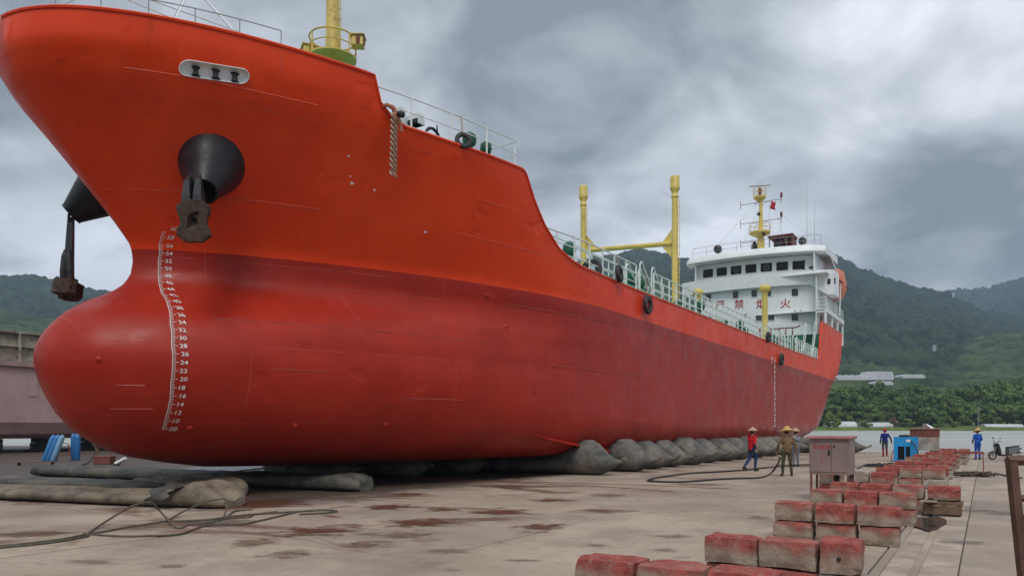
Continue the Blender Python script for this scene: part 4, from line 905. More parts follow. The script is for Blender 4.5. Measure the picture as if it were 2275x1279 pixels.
# ------------------------------------------------------------------ trees on the far bank and buildings beyond
def leaf_mat(name,a,b):
    t=NT(name); oi=t.n('ShaderNodeObjectInfo'); k=t.mix(t.ramp(t.noise(.55,4,.6),.32,.68),a,b); k=t.mix(t.math('MULTIPLY',oi.outputs['Random'],.45),k,(b[0]*1.25,b[1]*1.1,b[2]*.8)); m=t.set(k,.6,0,.25); return m
M_leaf=leaf_mat('tree_leaves',(.026,.062,.014),(.11,.18,.04)); M_leafl=leaf_mat('bright_leaves',(.05,.10,.018),(.13,.20,.04)); M_leafd=leaf_mat('dry_leaves',(.14,.075,.04),(.22,.14,.085))
M_bark=paint('bark',(.09,.065,.045),.9,.3,3)
def crown_mesh(seed,rx,rz,nclump,nleaf,size,mat):
    rr=random.Random(seed); m=MB(); V=[];Fs=[]
    for c in range(nclump):
        t=rr.uniform(0,2*math.pi); u=rr.uniform(-.85,1); q=rr.uniform(.35,.95)**.6
        cp=Vector((math.cos(t)*math.sqrt(max(0,1-u*u))*rx*q*rr.uniform(.8,1.1),math.sin(t)*math.sqrt(max(0,1-u*u))*rx*q,u*rz*q)); cr=rr.uniform(.20,.36)*rx
        for k in range(nleaf):
            d=Vector((rr.gauss(0,1),rr.gauss(0,1),rr.gauss(0,1)+.35)).normalized(); p=cp+Vector((d.x*cr,d.y*cr,d.z*cr*.75))*rr.uniform(.75,1.05)
            n=(d+Vector((rr.uniform(-.7,.7),rr.uniform(-.7,.7),rr.uniform(-.3,.8)))).normalized(); a=n.orthogonal().normalized(); b=n.cross(a); s=size*rr.uniform(.6,1.25)
            o=len(V); V+=[p-a*s,p+b*s*.6,p+a*s,p-b*s*.6]; Fs.append((o,o+1,o+2,o+3))
    m.add(V,Fs); me=m.mesh('crown'); me.materials.append(mat); return me
crowns=[crown_mesh(i,3.6,3.5,30,150,.26,M_leaf) for i in range(5)]+[crown_mesh(20+i,3.6,3.2,28,150,.25,M_leafl) for i in range(2)]
def trunk_mesh(seed):
    rr=random.Random(seed); m=MB(); m.tube([(0,0,0),(.1,.05,2.2),(.0,.1,5)],[.28,.2,.12],8)
    for k in range(5):
        t=rr.uniform(0,6.3); z=rr.uniform(2.5,4.5); m.tube([(.05,.05,z),(math.cos(t)*1.0,math.sin(t)*1.0,z+1.2),(math.cos(t)*2.0,math.sin(t)*2.0,z+2.2)],[.10,.06,.03],6)
    me=m.mesh('trunk',True); me.materials.append(M_bark); return me
trunks=[trunk_mesh(i) for i in range(3)]
def bank_z(d): return zs+float(np.interp(d,[DS,DS+5,DS+14,DS+60,DS+160,DS+420],[.15,.9,1.3,2.2,5,22]))
rt=random.Random(11); TC={}
NUM=['first','second','third','fourth','fifth','sixth','seventh','eighth','ninth','tenth','eleventh','twelfth','thirteenth','fourteenth','fifteenth','sixteenth','seventeenth','eighteenth','nineteenth','twentieth','twenty-first','twenty-second','twenty-third','twenty-fourth']
def tree(px,d,h,w,ci,label,group='trees along the far river bank',cat='tree',name='bank_tree'):
    TC[group]=TC.get(group,0)+1; label='%s, %s from the left'%(label,NUM[min(TC[group]-1,23)])
    p=at_D(px,HZ,d); z=bank_z(d)-.2; rz=rt.uniform(0,6.28); root=empty(name,(p.x,p.y,z),label,cat,group)
    mesh_obj('trunk',trunks[ci%3],(p.x,p.y,z),root,(0,0,rz),(h/9,)*3); mesh_obj('crown',crowns[ci],(p.x,p.y,z+h*.50),root,(0,0,rz),(w/7.4,w/7.4,h/6.7)); return root
px=1800; k=0
while px<2330:       # front row along the grass
    w=rt.uniform(8.5,13); h=rt.uniform(7,11); bright=rt.random()<.3
    tree(px,DS+rt.uniform(15,22),h,w,(5+k%2) if bright else k%5,('pale green' if bright else 'dark green')+' rounded tree in the front row of the far bank',group='pale front bank trees' if bright else 'dark front bank trees'); px+=w*F/(DS+18)*.50; k+=1
px=1790
while px<2340:
    w=rt.uniform(10,14.5); h=float(np.interp(px,[1790,1900,2040,2100,2140,2200,2275,2340],[13,14.5,15,12,14,16.5,16.5,16]))*rt.uniform(.88,1.06)
    tree(px,DS+rt.uniform(30,40),h,w,k%5,'tall dark tree in the back row of the far bank',group='tall back bank trees'); px+=w*F/(DS+36)*.5; k+=1
for px in (1790,1830,1870,1915,1960,2010,2050,2090,2125,2170,2210,2250,2290): tree(px,DS+rt.uniform(24,28),rt.uniform(9.5,13),rt.uniform(10,13),k%5,'dense dark tree in the middle row of the far bank',group='middle bank trees'); k+=1
for px in (-40,10,60,110,160,210,270): tree(px,DS+30,rt.uniform(8,11),9,k%5,'dark tree on the bank behind the mauve barge',group='trees behind the barge'); k+=1
bush=[crown_mesh(50+i,1.6,1.2,12,70,.26,M_leafl) for i in range(2)]+[crown_mesh(60,1.6,1.3,12,70,.2,M_leafd)]
for px,d,w,h,ci,lab in [(1925,DS+6,3.4,2.6,0,'low green bush by the water left of the dry bush'),(1985,DS+7,3.2,3.4,2,'dry pinkish-brown bush by the water'),(2020,DS+6,4.6,3.0,1,'wide green bush by the water right of the dry bush'),(2085,DS+8,3.2,2.2,0,'small green bush by the grass strip'),(2120,DS+8,3.0,2.0,1,'rightmost small green bush by the grass strip'),(1850,DS+7,5.0,5.5,0,'tall green bush beside the stern')]:
    p=at_D(px,HZ,d); z=bank_z(d); root=empty('river_bush',(p.x,p.y,z),lab,'bush'); mesh_obj('foliage',bush[ci],(p.x,p.y,z+h*.45),root,(0,0,px),(w/3.0,w/3.0,h/2.6)); m=MB(); m.tube([(p.x,p.y,z-.3),(p.x,p.y,z+h*.4)],[.10,.05],6); m.build('stem',M_bark,root)
# bare pole-like tree on the grass
p=at_D(2173,HZ,DS+9); m=MB(); m.tube([(p.x,p.y,bank_z(DS+9)),(p.x+.1,p.y,bank_z(DS+9)+6.5)],[.12,.05],6)
for t in range(14): a=t*2.4; zz_=3.5+t*.22; m.tube([(p.x+.05,p.y,bank_z(DS+9)+zz_),(p.x+math.cos(a)*.9,p.y+math.sin(a)*.9,bank_z(DS+9)+zz_+.8)],[.04,.015],4)
tag(m.build('bare_tree',M_grey,None,True),'slim pale bare tree on the grass strip','tree')
M_roofw=paint('pale_roof',(.50,.51,.52),.6,.1,.4)
def longhouse(name,px0,px1,py,d,h,depth,label,z=None):
    a=at_D(px0,HZ,d); b=at_D(px1,HZ,d); z=bank_z(d) if z is None else z; root=empty(name,(a+b)/2*1+Vector((0,0,z-HC)),label,'building'); n=10; m=MB(); rows=[]
    for k in range(n+1): t=math.pi*k/n; rows.append([Vector((p.x,p.y,z))+VIEW*(depth/2-depth/2*math.cos(t))+Vector((0,0,h*math.sin(t))) for p in (a,b)])
    m.grid(rows,0,False); m.add([r[0] for r in rows],[tuple(range(n+1))]); m.add([r[1] for r in rows],[tuple(range(n,-1,-1))]); m.build('film_roof',M_roofw,root); return root
longhouse('polytunnel',1842,1905,940,DS+9,1.9,5,'left long white polytunnel on the river bank beside the stern'); longhouse('polytunnel',1915,1985,940,DS+10,1.6,5,'white polytunnel on the bank behind the dry bush'); longhouse('polytunnel',2190,2275,950,DS+10,1.0,4,'low white strip of tunnel at the right end of the bank')
def hillside_building(px0,px1,py0,py1,d,bays,lab):
    a=at_D(px0,py1,d); b=at_D(px1,py1,d); h=(py1-py0)*d/F; root=empty('greenhouse',((a+b)/2-Vector((0,0,1.5))),lab,'greenhouse','greenhouses on the hillside')
    m=MB()
    for k in range(bays):
        p=a.lerp(b,k/bays); q=a.lerp(b,(k+1)/bays); mid=(p+q)/2; D=VIEW*9; e=Vector((0,0,h*.5)); t=Vector((0,0,h)); lo=Vector((0,0,-.5))
        m.add([p+lo,q+lo,q+e,mid+t,p+e,p+lo+D,q+lo+D,q+e+D,mid+t+D,p+e+D],[(0,1,2,3,4),(2,7,8,3),(3,8,9,4),(1,6,7,2),(0,4,9,5)])
    m.build('glazed_bays',M_roofw,root); m=MB(); D=VIEW*14; s_=Vector((0,0,-.4)); g=Vector((0,0,-14)); a2=a-RIGHT*4; b2=b+RIGHT*4
    m.add([a2+s_,b2+s_,b2+s_+D,a2+s_+D,a2+g-VIEW*9,b2+g-VIEW*9],[(0,1,2,3),(4,5,1,0),(4,0,3),(5,2,1)]); m.build('terrace_bank',M_scrub,root)
hillside_building(1926,1986,824,842,400,7,'white greenhouse with sawtooth roofs behind the trees'); hillside_building(2005,2056,831,838,405,4,'low white greenhouse to the right of the sawtooth one'); hillside_building(1862,1930,832,842,395,5,'long pale roof sloping down beside the ship stern'); hillside_building(1945,1985,846,853,385,3,'pale shed roof just above the tree tops'); hillside_building(2060,2085,866,869,380,2,'tiny white roof among the trees')
M_pyl=paint('pylon_steel',(.46,.50,.52),.5,.1,.1)
def pylon(px,pyb,pyt,d,lab):
    b=at_D(px,pyb,d); H=(pyb-pyt)*d/F; root=empty('power_pylon',b-Vector((0,0,4)),lab,'pylon','power pylons on the hillside'); m=MB(); w=H*.11
    for sx in (-1,1):
        for sy in (-1,1): m.tube([b+RIGHT*sx*w+VIEW*sy*w+Vector((0,0,-4)),b+RIGHT*sx*w*.35+VIEW*sy*w*.35+Vector((0,0,H*.7)),b+Vector((0,0,H))],.24*d/500,4)
    for k in range(6):
        f0,f1=k/6*.7,(k+1)/6*.7; w0,w1=w*(1-.65*k/6),w*(1-.65*(k+1)/6)
        for s in (-1,1): m.tube([b+RIGHT*s*w0+Vector((0,0,H*f0)),b-RIGHT*s*w1+Vector((0,0,H*f1))],.14*d/500,3)
    m.build('lattice',M_pyl,root); m=MB()
    for f in (.72,.84,.96): m.tube([b-RIGHT*w*1.7*(1.3-f*.5)+Vector((0,0,H*f)),b+RIGHT*w*1.7*(1.3-f*.5)+Vector((0,0,H*f))],.26*d/500,4)
    m.build('cross_arms',M_pyl,root)
pylon(2076,800,766,540,'nearest grey lattice pylon above the greenhouses'); pylon(2183,785,748,620,'grey lattice pylon on the slope to the right'); pylon(2140,815,786,560,'slim pylon between the two larger ones'); pylon(2118,668,650,1110,'tiny pylon on the far ridge saddle')
M_soil=paint('bare_soil',(.30,.15,.085),.95,.2,.05)

# ------------------------------------------------------------------ airbags
def airbag_mesh(name,Dm,x_in,x_out,cone,squash):
    """rolling airbag lying across the slipway: round outside, flattened under the keel; x from x_in to x_out, conical ends with a nozzle"""
    m=MB(); rows=[]; n=26; Rr=Dm/2; per=math.pi*Dm
    st=[(x_in-cone,.07),(x_in-cone*.85,.12),(x_in-cone*.5,.52),(x_in-cone*.15,.92),(x_in,1.)]
    st+= [(x,1.) for x in np.linspace(x_in,x_out,22)[1:]]
    st+= [(x_out+cone*f,k) for f,k in ((.08,.98),(.2,.90),(.38,.72),(.58,.48),(.75,.28),(.88,.15),(1.0,.085),(1.05,.08))]
    for x,k in st:
        h=Dm*k; q=squash(x); H=min(h,q); W=h if H>=h else (per*k-2*H)/math.pi*1.0+.25*(h-H); W=max(W,h); wr=.006*math.sin(x*23)+.005*math.sin(x*61)
        cz=max(H/2,.0)+ (0 if k>.95 else (Dm*.5-H/2)*(1-k)*.85)
        rows.append([Vector((x,(W/2+wr)*math.cos(t),cz+(H/2+wr)*math.sin(t))) for t in np.linspace(0,2*math.pi,n+1)])
    m.grid(rows,0,False); m.add(rows[-1][:-1],[tuple(range(n-1,-1,-1))]); return m
under=lambda x: .70 if x<-14.2 else .70+ (x+14.2)*.75
bagm=[]
for Dm in (1.34,1.24):
    mm=airbag_mesh('airbag',Dm,-24.5,-12.75,1.25,under); me=mm.mesh('airbag',True); me.materials.append(M_bag); bagm.append(me)
noz=MB(); noz.lathe([(.06,0),(.06,.6),(.085,.62),(.085,1)],(0,0,0),(.16,0,0),10); nozm=noz.mesh('nozzle',True); nozm.materials.append(M_bagdust)
ORD=['nearest','second','third','fourth','fifth','sixth','seventh','eighth','ninth','tenth','eleventh','twelfth','thirteenth','fourteenth','last']
bagY=[25.6,28.4,30.6,32.7,35.0,37.6,40.0,42.4,45.2,48.4,51.6,54.6]
for k,y in enumerate(bagY):
    dx=[0,.35,.3,.35,.6,.5,.75,.8,1.0,1.1,1.0,1.2][k]
    lab='%s inflated black airbag counting from the bow under the hull'%ORD[k]; root=empty('ship_airbag',(-12.5+dx,y,0),lab,'airbag','inflated airbags under the hull')
    mesh_obj('bag',bagm[0 if k in(0,1,4,8) else 1],(dx,y,0),root); mesh_obj('nozzle',nozm,(-11.47+dx,y,[.62,.58][0 if k in(0,1,4,8) else 1]),root)
for k,y in enumerate((17.6,20.6,23.2)):  # unseen extra bags, added to block light and darken the space under the bow
    lab='added light-blocking black airbag deep under the bow, %s from the stem'%ORD[1+k] if k else 'added light-blocking black airbag deep under the bow, closest to the stem'
    mm=airbag_mesh('airbag',1.2,-21.0-k*.8,-18.2+k*.6,1.0,lambda x:.70); me=mm.mesh('airbag',True); me.materials.append(M_bag); root=empty('ship_airbag',(-19,y,0),lab,'airbag','inflated airbags under the hull'); mesh_obj('bag',me,(0,y,0),root)
# one more lying beyond the cabinet at the water's edge
root=empty('ship_airbag',(-6.9,57.5,0),'dark airbag at the water edge behind the steel cabinet','airbag','inflated airbags under the hull')
mm=airbag_mesh('airbag',1.15,-16.0,-8.2,1.3,lambda x:1.2); me=mm.mesh('airbag',True); me.materials.append(M_bag); mesh_obj('bag',me,(0,57.0,0),root); mesh_obj('nozzle',nozm,(-6.85,57.0,.55),root)
def flat_bag(name,label,c0,c1,W,H,mat,seed,lip=.0,end=.0):
    """deflated bag: flattened tube with sagging creases and a thicker end"""
    c0=Vector(c0); c1=Vector(c1); a=(c1-c0).normalized(); w=a.cross(Vector((0,0,1))).normalized(); L=(c1-c0).length; rows=[]; n=36; N=64
    for k in range(N+1):
        f=k/N; s=f*L; cp=c0+a*s; e=min(1,(L-s)/(.55)+.02); e=math.sqrt(max(0,1-(1-e)**2)) if e<1 else 1
        bul=math.exp(-((L-s-.75)/.55)**2)*end; hh=(H+bul*.30)*(.55+.45*e)*(1+.10*mnoise.noise(Vector((s*.9,seed,0)))); ww=(W-bul*.15)*(.35+.65*e)
        row=[]
        for t in np.linspace(0,2*math.pi,n+1):
            x=math.cos(t); z=math.sin(t); xx=math.copysign(abs(x)**.75,x)*ww/2; zz=math.copysign(abs(z)**.6,z)*hh/2
            if z>0: zz-=lip*(1-bul/max(end,.01)*.9 if end else 1)*math.exp(-((xx-ww*.06)/(ww*.22))**2)*hh+0; zz+=.03*mnoise.noise(Vector((s*2.1,xx*4,seed)))+.012*mnoise.noise(Vector((s*7,xx*9,seed)))
            row.append(cp+w*xx+Vector((0,0,max(zz+hh/2,.004))))
        rows.append(row)
    m=MB(); m.grid(rows,0,False); m.add(rows[0][:-1],[tuple(range(n))]); m.add(rows[-1][:-1],[tuple(range(n-1,-1,-1))]); o=m.build(name,mat,None,True); tag(o,label,'airbag'); return o
flat_bag('deflated_airbag','dusty tan deflated airbag in the left foreground with a patched end',(-24.5,8.35,0),(-14.35,10.75,0),1.45,.33,M_bagdust,2,.5,1.0)
m=MB(); c=Vector((-15.55,10.15,.0)); a_=Vector((.97,.23,0)); w_=Vector((.23,-.97,0))
rows=[[c+a_*(x+.10*math.sin(t*7))+w_*(.715*math.cos(t))+Vector((0,0,.255+.262*math.sin(t))) for t in np.linspace(-.5,1.75,16)] for x in np.linspace(-.22,.30,6)]
m.grid(rows); tag(m.build('rope_wrapping',M_bagflat,None,True),'dark cord binding wrapped round the end of the dusty airbag','cord')
flat_bag('deflated_airbag','dark deflated airbag lying under the bow with a rounded end',(-30,14.2,0),(-14.9,15.55,0),1.4,.42,M_bagflat,5,.12,.25)
flat_bag('deflated_airbag','grey-green deflated airbag behind the dusty one at the left',(-31,10.2,0),(-19.0,12.1,0),1.3,.30,M_bagflat,8,.3,0)
flat_bag('deflated_airbag','short folded tan airbag end between the dusty and the dark airbags',(-21.0,12.7,0),(-16.6,12.6,0),.9,.40,M_bagdust,12,.5,.3)

# ------------------------------------------------------------------ concrete keel blocks in rows
def block_mesh(seed,sx=.585,sy=.40,sz=.30):
    bm=bmesh.new(); bmesh.ops.create_cube(bm,size=1); bmesh.ops.subdivide_edges(bm,edges=bm.edges[:],cuts=3,use_grid_fill=True)
    rr=random.Random(seed)
    for v in bm.verts:
        x,y,z=v.co; c=[abs(abs(q)-.5)<1e-4 for q in (x,y,z)]; k=sum(c); p=Vector((x*sx,y*sy,z*sz))
        if k>=2:
            s=.006 if k==2 else .013; s*=rr.uniform(.2,2.4); p-=Vector([math.copysign(s,q) if b else 0 for q,b in zip((x,y,z),c)])
        p+=Vector([mnoise.noise(Vector((x*3+seed,y*3+i*7,z*3)))*.010 for i in range(3)]); v.co=p+Vector((0,0,sz/2))
    me=bpy.data.meshes.new('block'); bm.to_mesh(me); bm.free()
    return me
bases=[block_mesh(i) for i in range(6)]; bmesh_cache={}
def blk(i,mat):
    k=(i,mat.name)
    if k not in bmesh_cache: me=bases[i].copy(); me.materials.clear(); me.materials.append(mat); bmesh_cache[k]=me
    return bmesh_cache[k]
rb=random.Random(21); XB=[-2.61,-2.0,-1.39]; XN=['left','middle','right']
def block(x,y,z,course,lab,rz=0,mat=None,sc=None):
    o=mesh_obj('concrete_block',blk(rb.randrange(6),mat or (rb.choice(M_blocks) if course else (M_raw if rb.random()<.6 else M_blocks[3]))),(x,y+.2,z),None,(0,0,rz+rb.uniform(-.03,.03)),sc or (rb.uniform(.96,1.03),rb.uniform(.9,1.08),rb.uniform(.965,1.0))); tag(o,lab,'concrete block','concrete keel blocks in rows'); return o
ROWS=[6.13,8.15,12.45,15.35,17.6,25.0,26.9,30.4,34.5,38.5,42.8,46.3,50.0]
for r,y in enumerate(ROWS):
    far=r>=9; xs_=list(XB)
    if r==0: xs_=[-2.93,-2.32,-1.72]
    if r==1: xs_=[-2.36,-1.77]
    if r>=5: xs_=[x+.10 for x in XB]
    if r>=10: xs_=[x+.33 for x in XB]
    row=ORD[r] if r<len(ROWS)-1 else 'farthest'
    for k,x in enumerate(xs_):
        nm=XN[k] if k<3 else 'far right'
        if r==1 and k==1: nm='middle'
        for c in (0,1):
            if c==1 and r==7 and k==0: pass
            block(x+rb.uniform(-.012,.012)+(.012*k),y+rb.uniform(-.03,.03),.302*c,c,('red-topped' if c else 'bare lower')+' concrete block, %s of the %s row of blocks'%(nm,row),mat=(M_blocks[[2,3,1][k%3]] if (c and r in(0,1)) else (M_blocks[[3,1,2][k%3]] if c and r==2 else None)))
# drilled block turned end-on at the right of the second row
me=blk(2,M_blocks[2]); o=mesh_obj('concrete_block',me,(-1.26,8.15+.25,.302),None,(0,0,R(94)),(1,1.0,1.12)); o_drill=o; tag(o,'red and bare concrete block turned end-on with a drilled hole','concrete block','concrete keel blocks in rows')
o=mesh_obj('concrete_block',blk(1,M_raw),(-1.26,8.42,0),None,(0,0,R(90))); tag(o,'bare lower block under the block with the drilled hole','concrete block','concrete keel blocks in rows')
m=MB(); m.cyl((-1.25,8.09,.47),(-1.25,8.10,.47),.022,.022,12); hole=m.build('drill_hole',M_blk2); bpy.context.view_layer.update(); hole.parent=o_drill; hole.matrix_parent_inverse=o_drill.matrix_world.inverted()
# loose blocks: the one on the pallet, the odd ones behind the cabinet
block(-.72,17.55,.31,1,'red concrete block raised on a wooden pallet beside the gutter',mat=M_blocks[1])
block(-2.35,22.3,.0,0,'bare lower block under the lone red block behind the cabinet'); block(-2.35,22.28,.302,1,'lone red concrete block right behind the steel cabinet',mat=M_blocks[1]); block(-2.98,22.4,.302,1,'pale block beside the lone red block',mat=M_raw); block(-2.98,22.45,0,0,'bare block under the pale one behind the cabinet')
block(-3.45,21.0,.0,1,'red block standing low between the cabinet legs',mat=M_blocks[1]); block(-3.45,21.02,.302,1,'stained red block under the cabinet',mat=M_blocks[3])
M_wood=paint('weathered_wood',(.17,.105,.065),.85,.3,5,(.1,.07,.05),.5)
pal=empty('wooden_pallet',(-.72,17.7,0),'small weathered wooden pallet carrying one red block','pallet')
for k in range(3): m=MB(); m.box((-.98+.26*k,17.72,.11),(.09,.55,.20)); m.build('bearer',M_wood,pal)
for k in range(4): m=MB(); m.box((-.72,17.50+.145*k,.255),(.68,.125,.07)); m.build('deck_board',M_wood,pal)
m=MB(); m.box((-.72,17.42,.13),(.66,.03,.17)); m.build('front_board',M_wood,pal)
m=MB(); m.cbox((-.98,17.36,.30),(.3,.2,.03),.008); m.build('broken_board',M_raw,pal)

# ------------------------------------------------------------------ electrical cabinets and machines
M_cab=paint('stained_stainless',(.27,.195,.17),.38,.14,1.0,(.20,.10,.115),.8,metal=.2,bump=.08,bscale=6)
M_cabtop=paint('cabinet_roof_red',(.38,.16,.15),.6,.2,3)
cab=empty('power_cabinet',(-3.2,19.7,0),'stained steel power cabinet on legs with red Chinese lettering','cabinet'); X0,X1,Y0,Y1,Z0,Z1=-3.66,-2.74,19.32,20.15,.66,1.53
m=MB(); m.cbox(((X0+X1)/2,(Y0+Y1)/2,(Z0+Z1)/2),(X1-X0,Y1-Y0,Z1-Z0),.012); m.build('case',M_cab,cab)
for xa,xb in ((X0+.03,X0+.50),(X0+.52,X1-.06)):
    m=MB(); m.cbox(((xa+xb)/2,Y0-.012,(Z0+Z1)/2-.01),(xb-xa,.02,Z1-Z0-.16),.006); d=m.build('door',M_cab,cab)
    m=MB(); m.cbox((xa+.05 if xa>-3.3 else xb-.04,Y0-.03,Z1-.18 if xa>-3.3 else 1.2),(.05,.02,.04 if xa>-3.3 else .12),.005); m.build('door_lock',M_blk2,d)
m=MB(); m.cbox(((X0+X1)/2,(Y0+Y1)/2-.02,Z1+.035),(X1-X0+.10,Y1-Y0+.14,.07),.02); m.build('roof',M_cabtop,cab)
for x in (X0+.04,X1-.04):
    for y in (Y0+.04,Y1-.04): m=MB(); m.box((x,y,.335),(.05,.05,.67)); m.build('leg',M_redbrown,cab)
m=MB(); m.tube([(-3.1,19.9,.72),(-3.12,19.85,.5),(-3.05,19.7,.2),(-3.0,19.6,.03)],[.07,.07,.05,.04],8); m.build('cable_bundle',M_blk2,cab,True)
m=MB(); m.tube([(-2.8,19.95,.72),(-2.85,19.9,.4),(-2.55,19.6,.05)],[.05,.04,.03],8); m.build('cable_bundle',M_blk2,cab,True)
vs,fs=text_mesh('安全配电',.125,.002); m=MB(); m.add([Vector((-3.57+u*.82,Y0-.026,1.29+v)) for u,v in vs],fs); m.build('lettering',M_markred,cab)
m=MB(); bl=[(.10,.26),(.02,.12),(.07,.12),(.0,-.02),(.05,-.0),(.03,-.06),(.075,-.035),(.10,.04),(.07,.03),(.13,.16),(.08,.155),(.14,.26)]; m.add([Vector((-3.42+u,Y0-.026,.98+v)) for u,v in bl],[tuple(range(len(bl)))]); m.build('lightning_mark',paint('faded_red_mark',(.27,.11,.11),.6,.3,8),cab)
m=MB(); m.cyl((X1-.04,Y0-.02,Z1+.0),(X1-.04,Y0-.05,Z1+.0),.035,.035,12); m.build('hinge_boss',M_cab,cab,True)
# second cabinet, red above and cream below, on the far blocks
c2=empty('power_cabinet',(-2.5,46.2,.6),'faded red and cream cabinet standing on the far blocks','cabinet'); m=MB(); m.cbox((-2.75,45.6,.95),(1.35,.7,.72),.02); m.build('lower_case',M_raw,c2)
m=MB(); m.cbox((-2.75,45.6,1.52),(1.37,.72,.42),.02); m.build('upper_case',M_redbrown,c2); m=MB(); m.cbox((-2.75,45.6,1.755),(1.5,.85,.05),.015); m.build('roof',M_cabtop,c2)
# blue air dryer
bm_=empty('air_dryer',(-3.55,44.6,0),'bright blue air dryer machine with two dark louvred openings','machine')
m=MB(); bx0,bx1,by0,by1,bz=-4.12,-3.02,44.2,45.2,1.32
for a,b in (((bx0+bx1)/2,(by1-.02)),): m.box((a,b,bz/2),(bx1-bx0,.04,bz))
m.box((bx0+.02,(by0+by1)/2,bz/2),(.04,by1-by0-.08,bz)); m.box((bx1-.02,(by0+by1)/2,bz/2),(.04,by1-by0-.08,bz)); m.box(((bx0+bx1)/2,(by0+by1)/2,bz-.02),(bx1-bx0-.08,by1-by0-.08,.04))
m.box(((bx0+bx1)/2,by0+.02,1.07),(bx1-bx0,.04,.50)); m.box((bx0+.10,by0+.02,.41),(.20,.04,.82)); m.box((bx1-.16,by0+.02,.41),(.32,.04,.82)); m.box((-3.58,by0+.02,.43),(.06,.04,.78)); m.box((-3.6,by0+.02,.06),(.72,.04,.12)); m.build('casing',M_blue,bm_)
for xa,xb in ((-3.92,-3.61),(-3.55,-3.34)):
    m=MB(); m.box(((xa+xb)/2,by0+.16,.45),(xb-xa,.03,.74)); m.build('dark_interior',M_blk2,bm_)
    for k in range(6): m=MB(); m.box(((xa+xb)/2,by0+.06,.18+.1*k),(xb-xa,.05,.014)); m.build('louvre',M_blk2,bm_)
m=MB(); m.lathe([(.28,0),(.28,.5),(.2,1)],(-3.65,44.7,1.32),(-3.65,44.7,1.44),18); m.build('fan_cowl',M_blk2,bm_,True)
m=MB(); m.cbox((-3.42,by0-.012,1.12),(.22,.02,.13),.004); m.build('data_plate',M_white,bm_)
m=MB(); m.tube([(-3.3,44.15,1.15),(-3.1,44.0,.85),(-2.95,43.9,.45),(-2.9,43.85,.1)],.028,6); m.build('drain_hose',M_blk2,bm_,True)
m=MB(); m.tube([(-4.15,44.3,.6),(-4.22,44.2,.3),(-4.2,44.1,.02)],.02,6); m.build('power_lead',M_redbrown,bm_,True)
# red steel trestle
tr=empty('steel_trestle',(-.5,35.0,0),'low red steel trestle right of the block rows','trestle')
m=MB(); m.box((-.55,35.2,.80),(1.05,.09,.09),.35); m.build('beam',M_redbrown,tr)
for s,sx in ((-1,-1),(1,-1),(-1,1),(1,1)):
    c=Vector((-.55+sx*.47,35.2+sx*.17,.78)); m=MB(); m.tube([c,c+Vector((sx*.02,s*.22,-.78))],.032,4); m.build('leg',M_redbrown,tr)
for sx in (-1,1): c=Vector((-.55+sx*.48,35.2+sx*.17,.32)); m=MB(); m.box(c,(.03,.30,.03)); m.build('spreader',M_redbrown,tr)
# rusty frame at the right edge, close to the camera
fr=empty('rusty_frame',at_D(2283,HZ,6.5).xy.to_3d(),'rusty welded steel frame at the right edge of the foreground','frame')
pt=at_D(2246,1019,6.5); pb=at_D(2287,1400,6.5); pb.z=0
def sq(m,p,q,s):
    p=Vector(p);q=Vector(q);a=(q-p).normalized();u=a.orthogonal().normalized() if abs(a.z)<.5 else (Vector((CT,ST,0))-a*Vector((CT,ST,0)).dot(a)).normalized(); w=a.cross(u); V=[o+(u*x+w*y)*s/2 for o in (p,q) for x,y in ((-1,-1),(1,-1),(1,1),(-1,1))]; m.add(V,[(3,2,1,0),(4,5,6,7),(0,1,5,4),(1,2,6,5),(2,3,7,6),(3,0,4,7)])
m=MB(); sq(m,pb,pt,.068); m.build('post',M_rustplate2:=paint('rusty_tube',(.105,.050,.032),.75,.4,5,(.05,.03,.022),.7,bump=.5,bscale=40),fr)
m=MB(); sq(m,pt+Vector((-.034*CT,-.034*ST,-.012)),pt+RIGHT*1.5+Vector((0,0,-.02)),.062); m.build('top_beam',M_rustplate2,fr)
m=MB(); sq(m,at_D(2262,1106,6.5),at_D(2262,1106,6.5)+RIGHT*1.4,.045); m.build('cross_bar',M_rustplate2,fr)
m=MB(); q=at_D(2300,1250,6.6); m.cbox(q+RIGHT*.1,(.35,.12,.85),.01,TH); m.build('hung_plate',M_blk2,fr)

# ------------------------------------------------------------------ hoses, ropes, planks, bottles
def hose(pts,r,mat,label,cat='hose',name='air_hose',sub=4,z=None,lift=None):
    P=[at_z(p[0],p[1],(p[2] if len(p)>2 else r)) for p in pts]; Q=[]
    for i in range(len(P)-1):
        p0,p1,p2,p3=P[max(i-1,0)],P[i],P[i+1],P[min(i+2,len(P)-1)]
        for k in range(sub):
            t=k/sub; Q.append(.5*((2*p1)+(-p0+p2)*t+(2*p0-5*p1+4*p2-p3)*t*t+(-p0+3*p1-3*p2+p3)*t**3))
    Q.append(P[-1]); m=MB(); m.tube(Q,r,7); return tag(m.build(name,mat,None,True),label,cat)
c8=lambda L:[(1100+x*.3077,900+y*.3077,*r) for x,y,*r in L]
hose(c8([(2056,378,.85),(2040,425,.45),(1990,490,.05),(1920,520),(1750,526),(1600,533),(1450,545),(1330,551),(1180,549),(1105,542),(1130,530),(1200,516),(1400,490),(1600,478),(1800,465),(2000,444),(2270,425)]),.035,M_hosedark,'dark air hose looping over the concrete to the worker in the straw hat')
c4=lambda L:[(x*.2462,1030+y*.2462,*r) for x,y,*r in L]
hose(c4([(-300,775),(0,745),(300,712),(560,680),(750,640),(900,615),(1150,572),(1400,532),(1500,516),(1700,512),(1900,500),(2050,477),(2275,455),(2500,440),(2750,425),(2930,415),(3040,425),(2950,440),(2700,452)]),.022,M_hose,'brown steel cable running from the left edge past the dusty airbag','cable','ground_cable')
